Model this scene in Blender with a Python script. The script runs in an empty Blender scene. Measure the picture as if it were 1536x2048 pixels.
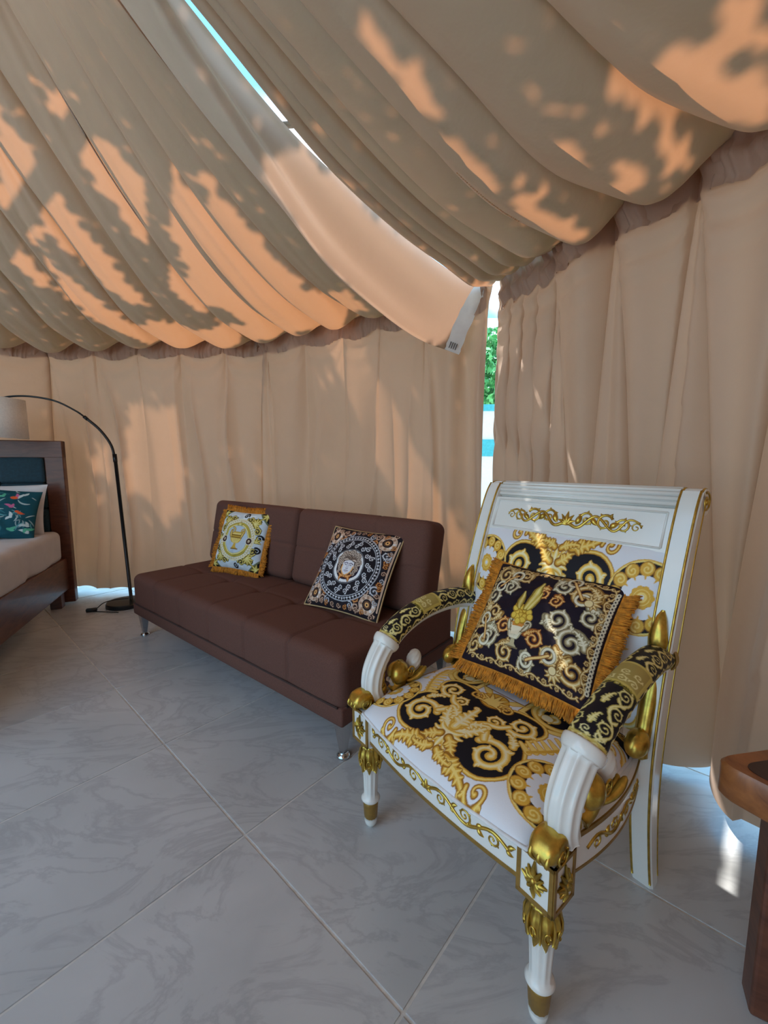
import bpy, bmesh, math, random
import numpy as np
from mathutils import Vector, Matrix

random.seed(7)
rng = np.random.default_rng(7)
PI = math.pi
scene = bpy.context.scene
COL = scene.collection

# ------------------------------------------------------------------ camera
cam_data = bpy.data.cameras.new('camera')
cam = bpy.data.objects.new('camera', cam_data)
COL.objects.link(cam)
cam.location = (0, 0, 1.10)
cam.rotation_euler = (math.radians(90 - 6.6), 0, 0)
cam_data.sensor_fit = 'VERTICAL'
cam_data.sensor_height = 36.0
cam_data.lens = 36.0 * 820 / 2048
cam_data.clip_start = 0.02
scene.camera = cam

# ------------------------------------------------------------------ sky, sun, exposure
world = bpy.data.worlds.new('sky')
scene.world = world
world.use_nodes = True
wn = world.node_tree.nodes
wl = world.node_tree.links
wn.clear()
w_out = wn.new('ShaderNodeOutputWorld')
w_bg = wn.new('ShaderNodeBackground')
w_geo = wn.new('ShaderNodeTexCoord')
w_sep = wn.new('ShaderNodeSeparateXYZ')
w_ramp = wn.new('ShaderNodeValToRGB')
w_ramp.color_ramp.elements[0].position = 0.0
w_ramp.color_ramp.elements[0].color = (0.17, 0.53, 0.72, 1)
w_ramp.color_ramp.elements[1].position = 0.6
w_ramp.color_ramp.elements[1].color = (0.13, 0.42, 0.78, 1)
w_cl = wn.new('ShaderNodeTexNoise')                       # scattered white clouds all over the sky
w_cl.inputs['Scale'].default_value = 2.6
w_cl.inputs['Detail'].default_value = 6
w_clr = wn.new('ShaderNodeValToRGB')
w_clr.color_ramp.elements[0].position = 0.45
w_clr.color_ramp.elements[1].position = 0.66
w_mix = wn.new('ShaderNodeMix')
w_mix.data_type = 'RGBA'
w_mix.inputs['B'].default_value = (0.95, 0.95, 0.95, 1)
wl.new(w_geo.outputs['Generated'], w_sep.inputs[0])
wl.new(w_sep.outputs['Z'], w_ramp.inputs['Fac'])
wl.new(w_geo.outputs['Generated'], w_cl.inputs['Vector'])
wl.new(w_cl.outputs['Fac'], w_clr.inputs['Fac'])
wl.new(w_clr.outputs['Color'], w_mix.inputs['Factor'])
wl.new(w_ramp.outputs['Color'], w_mix.inputs['A'])
wl.new(w_mix.outputs['Result'], w_bg.inputs['Color'])
w_bg.inputs['Strength'].default_value = 2.0
wl.new(w_bg.outputs[0], w_out.inputs['Surface'])

SUN_DIR = Vector((0.35, -0.525, -1.0)).normalized()      # the way the light travels
sun_data = bpy.data.lights.new('sun', 'SUN')
sun_data.energy = 6.5
sun_data.angle = math.radians(0.6)
sun_data.color = (1.0, 0.95, 0.86)
sun = bpy.data.objects.new('sun', sun_data)
COL.objects.link(sun)
sun.rotation_euler = SUN_DIR.to_track_quat('-Z', 'Y').to_euler()

vs = scene.view_settings
vs.view_transform = 'Standard'
vs.look = 'None'
vs.exposure = 0.72
vs.gamma = 1.0
vs.use_curve_mapping = False
scene.cycles.max_bounces = 10
scene.cycles.diffuse_bounces = 6
scene.cycles.transmission_bounces = 8
scene.cycles.caustics_reflective = False
scene.cycles.caustics_refractive = False

# ------------------------------------------------------------------ mesh helpers
def link(o, parent=None):
    COL.objects.link(o)
    if parent is not None:
        o.parent = parent
    return o

def tag(o, label=None, cat=None, group=None, kind=None):
    if label: o['label'] = label
    if cat: o['category'] = cat
    if group: o['group'] = group
    if kind: o['kind'] = kind
    return o

def empty(name, loc=(0, 0, 0), rz=0.0, parent=None):
    o = bpy.data.objects.new(name, None)
    o.empty_display_size = 0.05
    o.location = loc
    o.rotation_euler = (0, 0, rz)
    return link(o, parent)

class MB:
    """collects vertices and faces for ONE mesh object"""
    def __init__(self):
        self.v = []; self.f = []; self.n = 0; self.c = []
    def add(self, verts, faces):
        b = self.n
        verts = np.asarray(verts, float).reshape(-1, 3)
        self.v.append(verts); self.n += len(verts)
        self.f += [tuple(int(i) + b for i in q) for q in faces]
        return self
    def grid(self, P, close_u=False, close_v=False, flip=False):
        """P: (nu, nv, 3)"""
        P = np.asarray(P, float)
        nu, nv = P.shape[:2]
        iu = np.arange(nu if close_u else nu - 1); iv = np.arange(nv if close_v else nv - 1)
        A, B = np.meshgrid(iu, iv, indexing='ij')
        A2 = (A + 1) % nu; B2 = (B + 1) % nv
        q = np.stack([A * nv + B, A2 * nv + B, A2 * nv + B2, A * nv + B2], -1).reshape(-1, 4)
        if flip: q = q[:, ::-1]
        return self.add(P.reshape(-1, 3), q.tolist())
    def box(self, c, s, R=None):
        c = np.array(c, float); s = np.array(s, float) / 2
        v = np.array([[x, y, z] for x in (-1, 1) for y in (-1, 1) for z in (-1, 1)]) * s
        if R is not None: v = v @ np.array(R).T
        return self.add(v + c, [(0, 1, 3, 2), (4, 6, 7, 5), (0, 4, 5, 1), (2, 3, 7, 6), (0, 2, 6, 4), (1, 5, 7, 3)])
    def cbox(self, c, s, b=0.004, R=None):
        """chamfered box"""
        bm = bmesh.new()
        bmesh.ops.create_cube(bm, size=1.0)
        for v in bm.verts: v.co = Vector((v.co.x * s[0], v.co.y * s[1], v.co.z * s[2]))
        bmesh.ops.bevel(bm, geom=bm.edges[:], offset=b, segments=2, affect='EDGES', profile=0.5)
        bm.verts.index_update()
        v = np.array([x.co[:] for x in bm.verts]); f = [[q.index for q in p.verts] for p in bm.faces]
        bm.free()
        if R is not None: v = v @ np.array(R).T
        return self.add(v + np.array(c, float), f)
    def tube(self, path, rad, n=10, side=None, cap=True, prof=None, squash=1.0):
        """swept tube; rad scalar/array; prof(phi, s)-> radius factor; side = reference vector"""
        P = np.asarray(path, float); m = len(P)
        rad = np.full(m, rad, float) if np.isscalar(rad) else np.asarray(rad, float)
        T = np.gradient(P, axis=0); T /= np.linalg.norm(T, axis=1)[:, None] + 1e-12
        if side is None:
            ref = np.array([0, 0, 1.0]) if abs(T[0][2]) < 0.9 else np.array([1.0, 0, 0])
            Nn = []
            a = np.cross(T[0], ref); a /= np.linalg.norm(a)
            for i in range(m):
                a = a - T[i] * (a @ T[i]); a /= np.linalg.norm(a); Nn.append(a)
            Nn = np.array(Nn)
        else:
            side = np.asarray(side, float)
            Nn = side - T * (T @ side)[:, None]; Nn /= np.linalg.norm(Nn, axis=1)[:, None] + 1e-12
        B = np.cross(T, Nn)
        ph = np.linspace(0, 2 * PI, n, endpoint=False)
        G = np.zeros((m, n, 3))
        for i in range(m):
            k = rad[i] * (np.ones(n) if prof is None else prof(ph, i / (m - 1)))
            G[i] = P[i] + (np.cos(ph) * k)[:, None] * Nn[i] + (np.sin(ph) * k * squash)[:, None] * B[i]
        b = self.n
        self.grid(G, close_v=True)
        if cap:
            self.f.append(tuple(b + i for i in range(n))[::-1])
            self.f.append(tuple(b + (m - 1) * n + i for i in range(n)))
        return self
    def lathe(self, prof, n=20, c=(0, 0, 0), rf=None, zf=None):
        """prof list of (r, z); rf(phi, z, r)->radius; zf(phi, z)->z"""
        ph = np.linspace(0, 2 * PI, n, endpoint=False)
        G = np.zeros((len(prof), n, 3))
        for i, (r, z) in enumerate(prof):
            rr = np.full(n, r) if rf is None else rf(ph, z, r)
            zz = np.full(n, z) if zf is None else zf(ph, z)
            G[i] = np.stack([rr * np.cos(ph), rr * np.sin(ph), zz], -1)
        G += np.array(c, float)
        b = self.n
        self.grid(G, close_v=True)
        self.f.append(tuple(b + i for i in range(n))[::-1])
        self.f.append(tuple(b + (len(prof) - 1) * n + i for i in range(n)))
        return self
    def prism(self, poly, z0, z1):
        n = len(poly)
        v = [(x, y, z0) for x, y in poly] + [(x, y, z1) for x, y in poly]
        f = [tuple(range(n))[::-1], tuple(range(n, 2 * n))] + [(i, (i + 1) % n, n + (i + 1) % n, n + i) for i in range(n)]
        return self.add(v, f)
    def ellipsoid(self, c, r, nu=14, nv=18, disp=None, R=None):
        th = np.linspace(0.02, PI - 0.02, nu); ph = np.linspace(0, 2 * PI, nv, endpoint=False)
        T, F = np.meshgrid(th, ph, indexing='ij')
        k = 1.0 if disp is None else disp(T, F)
        G = np.stack([np.sin(T) * np.cos(F) * k, np.sin(T) * np.sin(F) * k, np.cos(T) * k], -1) * np.array(r)
        if R is not None: G = G @ np.array(R).T
        G = G + np.array(c, float)
        b = self.n
        self.grid(G, close_v=True, flip=True)
        self.f.append(tuple(b + i for i in range(nv)))
        self.f.append(tuple(b + (nu - 1) * nv + i for i in range(nv))[::-1])
        return self
    def rbox(self, c, s, r, res=(20, 12, 6), disp=None, R=None):
        """rounded box on a fine grid, disp(p, n)->offset along the normal"""
        h = np.array(s, float) / 2
        bm = bmesh.new()
        for ax in range(3):
            a, b = [k for k in range(3) if k != ax]
            for sg in (-1, 1):
                def lin(k):
                    e = np.linspace(0, 1, 6)[1:-1] * r
                    core = np.linspace(-h[k] + r, h[k] - r, res[k])
                    return np.concatenate([[-h[k]], -h[k] + e, core, h[k] - e[::-1], [h[k]]])
                A, Bq = np.meshgrid(lin(a), lin(b), indexing='ij')
                Pq = np.zeros(A.shape + (3,)); Pq[..., a] = A; Pq[..., b] = Bq; Pq[..., ax] = sg * h[ax]
                inner = np.clip(Pq, -(h - r), h - r); d = Pq - inner
                nn = d / (np.linalg.norm(d, axis=-1, keepdims=True) + 1e-12)
                Q = inner + r * nn
                if disp is not None: Q = Q + nn * disp(Q, nn)[..., None]
                vs_ = [[bm.verts.new(Q[i, j]) for j in range(Q.shape[1])] for i in range(Q.shape[0])]
                for i in range(Q.shape[0] - 1):
                    for j in range(Q.shape[1] - 1):
                        q = [vs_[i][j], vs_[i + 1][j], vs_[i + 1][j + 1], vs_[i][j + 1]]
                        if (sg > 0) != (ax != 1): q = q[::-1]
                        bm.faces.new(q)
        bmesh.ops.remove_doubles(bm, verts=bm.verts[:], dist=1e-5)
        bmesh.ops.recalc_face_normals(bm, faces=bm.faces[:])
        bm.verts.index_update()
        v = np.array([x.co[:] for x in bm.verts]); f = [[q.index for q in p.verts] for p in bm.faces]
        bm.free()
        if R is not None: v = v @ np.array(R).T
        return self.add(v + np.array(c, float), f)
    def build(self, name, mat, parent=None, smooth=True, colors=None, auto=None):
        me = bpy.data.meshes.new(name)
        V = np.concatenate(self.v) if self.v else np.zeros((0, 3))
        me.from_pydata(V.tolist(), [], self.f)
        if smooth:
            me.polygons.foreach_set('use_smooth', np.ones(len(me.polygons), bool))
        if colors is not None:
            at = me.color_attributes.new('Col', 'FLOAT_COLOR', 'POINT')
            c4 = np.ones((len(V), 4), np.float32); c4[:, :3] = colors
            at.data.foreach_set('color', c4.ravel())
        me.materials.append(mat)
        me.update()
        if auto is not None:
            try: me.set_sharp_from_angle(angle=math.radians(auto))
            except Exception: pass
        o = bpy.data.objects.new(name, me)
        return link(o, parent)

def Rz(a): return np.array([[math.cos(a), -math.sin(a), 0], [math.sin(a), math.cos(a), 0], [0, 0, 1]])
def Rx(a): return np.array([[1, 0, 0], [0, math.cos(a), -math.sin(a)], [0, math.sin(a), math.cos(a)]])
def Ry(a): return np.array([[math.cos(a), 0, math.sin(a)], [0, 1, 0], [-math.sin(a), 0, math.cos(a)]])

def smooth_path(pts, n=40):
    """Catmull-Rom through pts (k, d)"""
    P = np.asarray(pts, float); k = len(P)
    Q = np.vstack([2 * P[0] - P[1], P, 2 * P[-1] - P[-2]])
    out = []
    for t in np.linspace(0, k - 1, n):
        i = min(int(t), k - 2); u = t - i
        p0, p1, p2, p3 = Q[i], Q[i + 1], Q[i + 2], Q[i + 3]
        out.append(0.5 * ((2 * p1) + (-p0 + p2) * u + (2 * p0 - 5 * p1 + 4 * p2 - p3) * u * u + (-p0 + 3 * p1 - 3 * p2 + p3) * u ** 3))
    return np.array(out)

def sstep(a, b, x):
    t = np.clip((np.asarray(x, float) - a) / (b - a), 0, 1)
    return t * t * (3 - 2 * t)

# ------------------------------------------------------------------ materials
def mat_new(name):
    m = bpy.data.materials.new(name)
    m.use_nodes = True
    nt = m.node_tree
    p = nt.nodes.get('Principled BSDF')
    return m, nt, p

def add_noise_color(nt, p, c1, c2, scale, detail=4, rough=0.6, coord='Object', stretch=None, lo=0.35, hi=0.65):
    tc = nt.nodes.new('ShaderNodeTexCoord')
    src = tc.outputs[coord]
    if stretch:
        mp = nt.nodes.new('ShaderNodeMapping'); mp.inputs['Scale'].default_value = stretch
        nt.links.new(src, mp.inputs[0]); src = mp.outputs[0]
    nz = nt.nodes.new('ShaderNodeTexNoise'); nz.inputs['Scale'].default_value = scale
    nz.inputs['Detail'].default_value = detail; nz.inputs['Roughness'].default_value = rough
    nt.links.new(src, nz.inputs['Vector'])
    r = nt.nodes.new('ShaderNodeValToRGB')
    r.color_ramp.elements[0].position = lo; r.color_ramp.elements[0].color = (*c1, 1)
    r.color_ramp.elements[1].position = hi; r.color_ramp.elements[1].color = (*c2, 1)
    nt.links.new(nz.outputs['Fac'], r.inputs['Fac'])
    if p is not None: nt.links.new(r.outputs['Color'], p.inputs['Base Color'])
    return src, nz, r

def add_bump(nt, p, src, scale, strength=0.2, dist=0.002, detail=3):
    nz = nt.nodes.new('ShaderNodeTexNoise'); nz.inputs['Scale'].default_value = scale; nz.inputs['Detail'].default_value = detail
    nt.links.new(src, nz.inputs['Vector'])
    b = nt.nodes.new('ShaderNodeBump'); b.inputs['Strength'].default_value = strength; b.inputs['Distance'].default_value = dist
    nt.links.new(nz.outputs['Fac'], b.inputs['Height'])
    nt.links.new(b.outputs[0], p.inputs['Normal'])
    return b

def simple(name, c, rough=0.5, metal=0.0, var=0.08, scale=30, bump=0.0, bscale=200, coat=0.0, sheen=0.0, spec=0.5, stretch=None):
    m, nt, p = mat_new(name)
    c = np.array(c)
    src, _, _ = add_noise_color(nt, p, tuple(c * (1 - var)), tuple(np.minimum(c * (1 + var), 1)), scale, stretch=stretch)
    p.inputs['Roughness'].default_value = rough
    p.inputs['Metallic'].default_value = metal
    p.inputs['Specular IOR Level'].default_value = spec
    p.inputs['Coat Weight'].default_value = coat
    p.inputs['Coat Roughness'].default_value = 0.08
    p.inputs['Sheen Weight'].default_value = sheen
    if bump: add_bump(nt, p, src, bscale, bump)
    return m

def tent_fabric(name, refl, trans, wt):
    m, nt, p = mat_new(name)
    out = nt.nodes['Material Output']
    tc = nt.nodes.new('ShaderNodeTexCoord')
    nz = nt.nodes.new('ShaderNodeTexNoise'); nz.inputs['Scale'].default_value = 2.2; nz.inputs['Detail'].default_value = 5
    nt.links.new(tc.outputs['Object'], nz.inputs['Vector'])
    r = nt.nodes.new('ShaderNodeValToRGB')
    refl = np.array(refl)
    r.color_ramp.elements[0].position = 0.3; r.color_ramp.elements[0].color = (*(refl * 0.94), 1)
    r.color_ramp.elements[1].position = 0.7; r.color_ramp.elements[1].color = (*np.minimum(refl * 1.06, 1), 1)
    nt.links.new(nz.outputs['Fac'], r.inputs['Fac'])
    nt.nodes.remove(p)
    d = nt.nodes.new('ShaderNodeBsdfPrincipled'); d.inputs['Roughness'].default_value = 0.62
    d.inputs['Specular IOR Level'].default_value = 0.28; d.inputs['Sheen Weight'].default_value = 0.12
    nt.links.new(r.outputs[0], d.inputs['Base Color'])
    t = nt.nodes.new('ShaderNodeBsdfTranslucent'); t.inputs['Color'].default_value = (*trans, 1)
    mx = nt.nodes.new('ShaderNodeMixShader'); mx.inputs[0].default_value = wt
    n2 = nt.nodes.new('ShaderNodeTexNoise'); n2.inputs['Scale'].default_value = 9; n2.inputs['Detail'].default_value = 4
    nt.links.new(tc.outputs['Object'], n2.inputs['Vector'])
    b = nt.nodes.new('ShaderNodeBump'); b.inputs['Strength'].default_value = 0.5; b.inputs['Distance'].default_value = 0.012
    nt.links.new(n2.outputs['Fac'], b.inputs['Height']); nt.links.new(b.outputs[0], d.inputs['Normal'])
    nt.links.new(d.outputs[0], mx.inputs[1]); nt.links.new(t.outputs[0], mx.inputs[2])
    nt.links.new(mx.outputs[0], out.inputs['Surface'])
    return m

def print_mat(name, rough=0.75, bump=0.15, sheen=0.1):
    """printed cloth: colours come from the mesh's own colour attribute"""
    m, nt, p = mat_new(name)
    a = nt.nodes.new('ShaderNodeVertexColor'); a.layer_name = 'Col'
    nt.links.new(a.outputs['Color'], p.inputs['Base Color'])
    p.inputs['Roughness'].default_value = rough; p.inputs['Sheen Weight'].default_value = 0.0
    p.inputs['Specular IOR Level'].default_value = 0.22
    tc = nt.nodes.new('ShaderNodeTexCoord')
    add_bump(nt, p, tc.outputs['Object'], 350, bump, 0.0015)
    return m

def marble_mat():
    m, nt, p = mat_new('marble_tile')
    L = nt.links.new
    geo = nt.nodes.new('ShaderNodeNewGeometry')
    info = nt.nodes.new('ShaderNodeObjectInfo')
    mul = nt.nodes.new('ShaderNodeVectorMath'); mul.operation = 'SCALE'; mul.inputs['Scale'].default_value = 7.3
    comb = nt.nodes.new('ShaderNodeCombineXYZ'); L(info.outputs['Random'], comb.inputs[0]); L(info.outputs['Random'], comb.inputs[1])
    L(comb.outputs[0], mul.inputs[0])
    add = nt.nodes.new('ShaderNodeVectorMath'); add.operation = 'ADD'
    L(geo.outputs['Position'], add.inputs[0]); L(mul.outputs[0], add.inputs[1])
    n1 = nt.nodes.new('ShaderNodeTexNoise'); n1.inputs['Scale'].default_value = 2.6; n1.inputs['Detail'].default_value = 8; n1.inputs['Distortion'].default_value = 0.7
    L(add.outputs[0], n1.inputs['Vector'])
    r1 = nt.nodes.new('ShaderNodeValToRGB')
    r1.color_ramp.elements[0].position = 0.3; r1.color_ramp.elements[0].color = (0.47, 0.49, 0.505, 1)
    r1.color_ramp.elements[1].position = 0.72; r1.color_ramp.elements[1].color = (0.58, 0.595, 0.61, 1)
    L(n1.outputs['Fac'], r1.inputs[0])
    mp = nt.nodes.new('ShaderNodeMapping'); mp.inputs['Scale'].default_value = (1.0, 2.3, 1); mp.inputs['Rotation'].default_value = (0, 0, 0.5)
    L(add.outputs[0], mp.inputs[0])
    n2 = nt.nodes.new('ShaderNodeTexNoise'); n2.inputs['Scale'].default_value = 2.1; n2.inputs['Detail'].default_value = 9; n2.inputs['Roughness'].default_value = 0.62; n2.inputs['Distortion'].default_value = 1.6
    L(mp.outputs[0], n2.inputs['Vector'])
    r2 = nt.nodes.new('ShaderNodeValToRGB')
    e = r2.color_ramp.elements
    e[0].position = 0.455; e[0].color = (1, 1, 1, 1)
    e[1].position = 0.545; e[1].color = (1, 1, 1, 1)
    k = e.new(0.497); k.color = (0.78, 0.78, 0.80, 1)
    L(n2.outputs['Fac'], r2.inputs[0])
    mx = nt.nodes.new('ShaderNodeMix'); mx.data_type = 'RGBA'; mx.blend_type = 'MULTIPLY'; mx.inputs['Factor'].default_value = 0.75
    L(r1.outputs[0], mx.inputs['A']); L(r2.outputs[0], mx.inputs['B'])
    L(mx.outputs['Result'], p.inputs['Base Color'])
    p.inputs['Roughness'].default_value = 0.28
    p.inputs['Specular IOR Level'].default_value = 0.45
    return m

def wood_mat(name, c1, c2, rough=0.4, stretch=(2, 2, 14), scale=4, coat=0.1):
    m, nt, p = mat_new(name)
    src, nz, r = add_noise_color(nt, p, c1, c2, scale, detail=7, stretch=stretch, lo=0.3, hi=0.7)
    nz.inputs['Distortion'].default_value = 0.8
    p.inputs['Roughness'].default_value = rough; p.inputs['Coat Weight'].default_value = coat
    add_bump(nt, p, src, 12, 0.1, 0.002)
    return m

M = {}
M['roof'] = tent_fabric('roof_fabric', (0.455, 0.345, 0.27), (0.60, 0.25, 0.11), 0.23)
M['wall'] = tent_fabric('curtain_fabric', (0.42, 0.30, 0.235), (0.50, 0.25, 0.13), 0.25)
M['flap'] = tent_fabric('flap_lit_cloth', (0.52, 0.40, 0.33), (0.52, 0.31, 0.21), 0.26)  # roof cloth again, paler: sunlight on the flap put into the colour
M['strip'] = simple('white_label_ribbon', (0.80, 0.82, 0.83), 0.6, var=0.05, scale=12)
M['ink'] = simple('label_ink', (0.06, 0.06, 0.06), 0.7)
M['tile'] = marble_mat()
M['grout'] = simple('pale_grout', (0.66, 0.64, 0.61), 0.85, var=0.12, scale=25, bump=0.3)
M['white'] = simple('ivory_lacquer', (0.80, 0.785, 0.75), 0.22, var=0.02, scale=6, coat=0.35)
M['gold'] = simple('gilt_paint', (0.56, 0.37, 0.07), 0.30, metal=0.9, var=0.22, scale=40, bump=0.06, bscale=90)
M['goldline'] = simple('gilt_line', (0.36, 0.21, 0.05), 0.42, metal=0.6, var=0.12, scale=40)
M['sofa'] = simple('brown_upholstery', (0.130, 0.057, 0.043), 0.88, var=0.18, scale=420, bump=0.25, bscale=500, spec=0.25)
M['sofa_seam'] = simple('brown_welt', (0.05, 0.024, 0.02), 0.9)
M['chrome'] = simple('chrome', (0.55, 0.55, 0.56), 0.12, metal=1.0, var=0.03)
M['bed_wood'] = wood_mat('walnut_bed', (0.075, 0.022, 0.012), (0.165, 0.055, 0.028), 0.42, stretch=(2, 2, 9))
M['teal'] = simple('teal_velvet', (0.006, 0.035, 0.055), 0.8, var=0.2, scale=60, bump=0.1, sheen=0.1)
M['sheet'] = simple('white_sheet', (0.62, 0.60, 0.62), 0.85, var=0.04, scale=8, bump=0.25, bscale=22)
M['pillow'] = simple('white_pillowcase', (0.72, 0.71, 0.73), 0.85, var=0.04, scale=8, bump=0.3, bscale=18)
M['lamp_black'] = simple('black_metal', (0.012, 0.012, 0.013), 0.35, metal=0.3)
M['shade'] = simple('linen_shade', (0.78, 0.75, 0.71), 0.9, var=0.05, scale=90, bump=0.2, bscale=300)
M['table_wood'] = wood_mat('mahogany_table', (0.17, 0.050, 0.014), (0.40, 0.14, 0.040), 0.34, stretch=(5, 5, 5), scale=4, coat=0.25)
M['table_dark'] = wood_mat('dark_table', (0.030, 0.010, 0.007), (0.06, 0.02, 0.013), 0.4, stretch=(5, 5, 1), scale=4)
M['fringe'] = simple('amber_fringe', (0.55, 0.20, 0.012), 0.8, var=0.35, scale=70)
M['piping'] = simple('gold_cord', (0.50, 0.33, 0.16), 0.6)
M['dark_cloth'] = simple('black_backing', (0.015, 0.013, 0.016), 0.85)
M['print'] = print_mat('printed_cloth')
M['print_gloss'] = print_mat('printed_sateen', 0.5, 0.08, 0.05)
M['deck'] = simple('pale_deck', (0.60, 0.56, 0.50), 0.8, var=0.08, scale=3)
M['leaf'] = simple('leaf_green', (0.10, 0.38, 0.13), 0.6, var=0.6, scale=5)
M['bark'] = simple('bark', (0.10, 0.07, 0.05), 0.9, var=0.3, bump=0.5, bscale=20)
M['plaster'] = simple('white_plaster', (0.75, 0.78, 0.80), 0.9, var=0.04)
M['aqua'] = simple('aqua_panel', (0.05, 0.42, 0.50), 0.5, var=0.1)

# ================================================================== THE SETTING
TENT_C = np.array([-1.9, 0.2])
V_GAP = np.array([0.58, 2.43])
def ring_vertex(k):
    a = math.radians(42.7 + 31.2 * k)
    return TENT_C + 3.32 * np.array([math.cos(a), math.sin(a)])
LEFT_V = [np.array([0.618, 2.425]), np.array([-0.98, 3.38]), np.array([-2.75, 3.47]), ring_vertex(3), ring_vertex(4), ring_vertex(4.6)]
RIGHT_V = [np.array([0.635, 2.37]), np.array([1.30, 0.94]), ring_vertex(-2), ring_vertex(-3), ring_vertex(-3.8)]
ROOF_LEFT_V = [np.array([0.555, 2.435])] + LEFT_V[1:4] + [ring_vertex(4), ring_vertex(4.7)]
ROOF_RIGHT_V = [np.array([0.588, 2.423]), np.array([1.30, 0.94]), ring_vertex(-2), ring_vertex(-3), ring_vertex(-4)]
HEAD = 2.07

def along(Vs, s):
    """points and inward normals along a polyline, s array"""
    Vs = np.array(Vs); seg = np.linalg.norm(np.diff(Vs, axis=0), axis=1); cum = np.concatenate([[0], np.cumsum(seg)])
    s = np.clip(s, 0, cum[-1] - 1e-6)
    i = np.clip(np.searchsorted(cum, s, side='right') - 1, 0, len(seg) - 1)
    u = ((s - cum[i]) / seg[i])[:, None]
    P = Vs[i] * (1 - u) + Vs[i + 1] * u
    d = (Vs[i + 1] - Vs[i]) / seg[i][:, None]
    N = np.stack([-d[:, 1], d[:, 0]], -1)
    sg = np.sign(np.sum((TENT_C - P) * N, axis=1))[:, None]
    # soften the corners of the plan
    return P, N * sg
def poly_len(Vs): return float(np.sum(np.linalg.norm(np.diff(np.array(Vs), axis=0), axis=1)))

def vnoise(x, seed):
    """smooth 1-D value noise"""
    r = np.random.default_rng(seed).uniform(-1, 1, 512)
    i = np.floor(x).astype(int); f = x - i; f = f * f * (3 - 2 * f)
    return r[i % 512] * (1 - f) + r[(i + 1) % 512] * f

# ---- floor: grout bed with single marble tiles
fl = MB()
a_ = np.linspace(0, 2 * PI, 48, endpoint=False)
fl.prism([(TENT_C[0] + 3.75 * math.cos(t), TENT_C[1] + 3.75 * math.sin(t)) for t in a_], -0.06, -0.0025)
floor = tag(fl.build('floor', M['grout'], smooth=False), 'grey marble tiled floor with pale grout lines', kind='structure')
PITCH = 0.606
ang_t = math.radians(-41.4)
ta = np.array([math.cos(ang_t), math.sin(ang_t)]); tb = np.array([-ta[1], ta[0]])
t0 = np.array([-0.416, 1.107])
tm = MB(); tm.cbox((0, 0, -0.006), (PITCH - 0.007, PITCH - 0.007, 0.012), 0.0012)
tile0 = None
for i in range(-9, 9):
    for j in range(-9, 9):
        c = t0 + ta * PITCH * (i + 0.5) + tb * PITCH * (j + 0.5)
        if np.linalg.norm(c - TENT_C) > 3.55: continue
        if tile0 is None:
            o = tile0 = tm.build('tile', M['tile'], floor, smooth=False)
        else:
            o = link(tile0.copy(), floor)
        o.location = (c[0], c[1], 0.0)
        o.rotation_euler = (0, 0, ang_t)

# ---- curtain walls
def curtain(Vs, s0, s1, ns, nz, fold, ztop, zhem, pinch):
    """fold(S, H) -> inward offset; H = depth below the header"""
    s = np.linspace(s0, s1, ns)
    P, N = along(Vs, s)
    zt = ztop(s); zb = zhem(s)
    k = np.linspace(0, 1, nz) ** 0.85
    Z = zt[:, None] * (1 - k) + zb[:, None] * k
    S = np.repeat(s[:, None], nz, 1); Hh = HEAD - Z
    off = fold(S, Hh)
    G = np.zeros((ns, nz, 3))
    lat = pinch(S, Hh)
    T = np.gradient(P, axis=0); T /= np.linalg.norm(T, axis=1)[:, None]
    G[..., :2] = P[:, None, :] + N[:, None, :] * off[..., None] + T[:, None, :] * lat[..., None]
    G[..., 2] = Z
    return G

R_HOOKS = np.concatenate([[0.01, 0.10, 0.19, 0.29, 0.40, 0.70, 1.00, 1.30, 1.63, 1.97, 2.30, 2.65, 3.0, 3.45, 3.9, 4.3], np.arange(4.7, 9, 0.4)])
L_HOOKS = np.array([0.02, 0.20, 0.42, 0.74, 1.05, 1.38, 1.76, 2.14, 2.50, 2.85, 3.22, 3.6, 4.0, 4.4, 4.8, 5.2, 5.6, 6.0, 6.4, 6.8, 7.2, 7.6, 8.0, 8.4, 8.8, 9.2, 9.6, 10.0, 10.4])

def hook_phase(S, hooks):
    """0 at a hook, 1 at the next one; plus index and spacing"""
    i = np.clip(np.searchsorted(hooks, S, side='right') - 1, 0, len(hooks) - 2)
    w = hooks[i + 1] - hooks[i]
    return (S - hooks[i]) / w, i, w

def vee_phase(u, w, i, Hh):
    """creases leave every hook as a spreading V: a lobe hangs between two hooks, another opens below each hook"""
    reach = 1.75 + 0.35 * vnoise(i * 1.0 + 0.5, 91)
    g = np.clip(0.02 + 0.47 * (np.clip(Hh, 0, None) / reach) ** 0.9, 0.02, 0.47)
    mid = (u > g) & (u < 1 - g)
    v = np.where(mid, (u - g) / (1 - 2 * g), np.where(u <= g, 0.5 + 0.5 * u / g, 0.5 - 0.5 * (1 - u) / g))
    lw = np.where(mid, (1 - 2 * g) * w, 2 * g * w)
    return v, np.where(mid, 0.0, 1.0), lw

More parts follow.
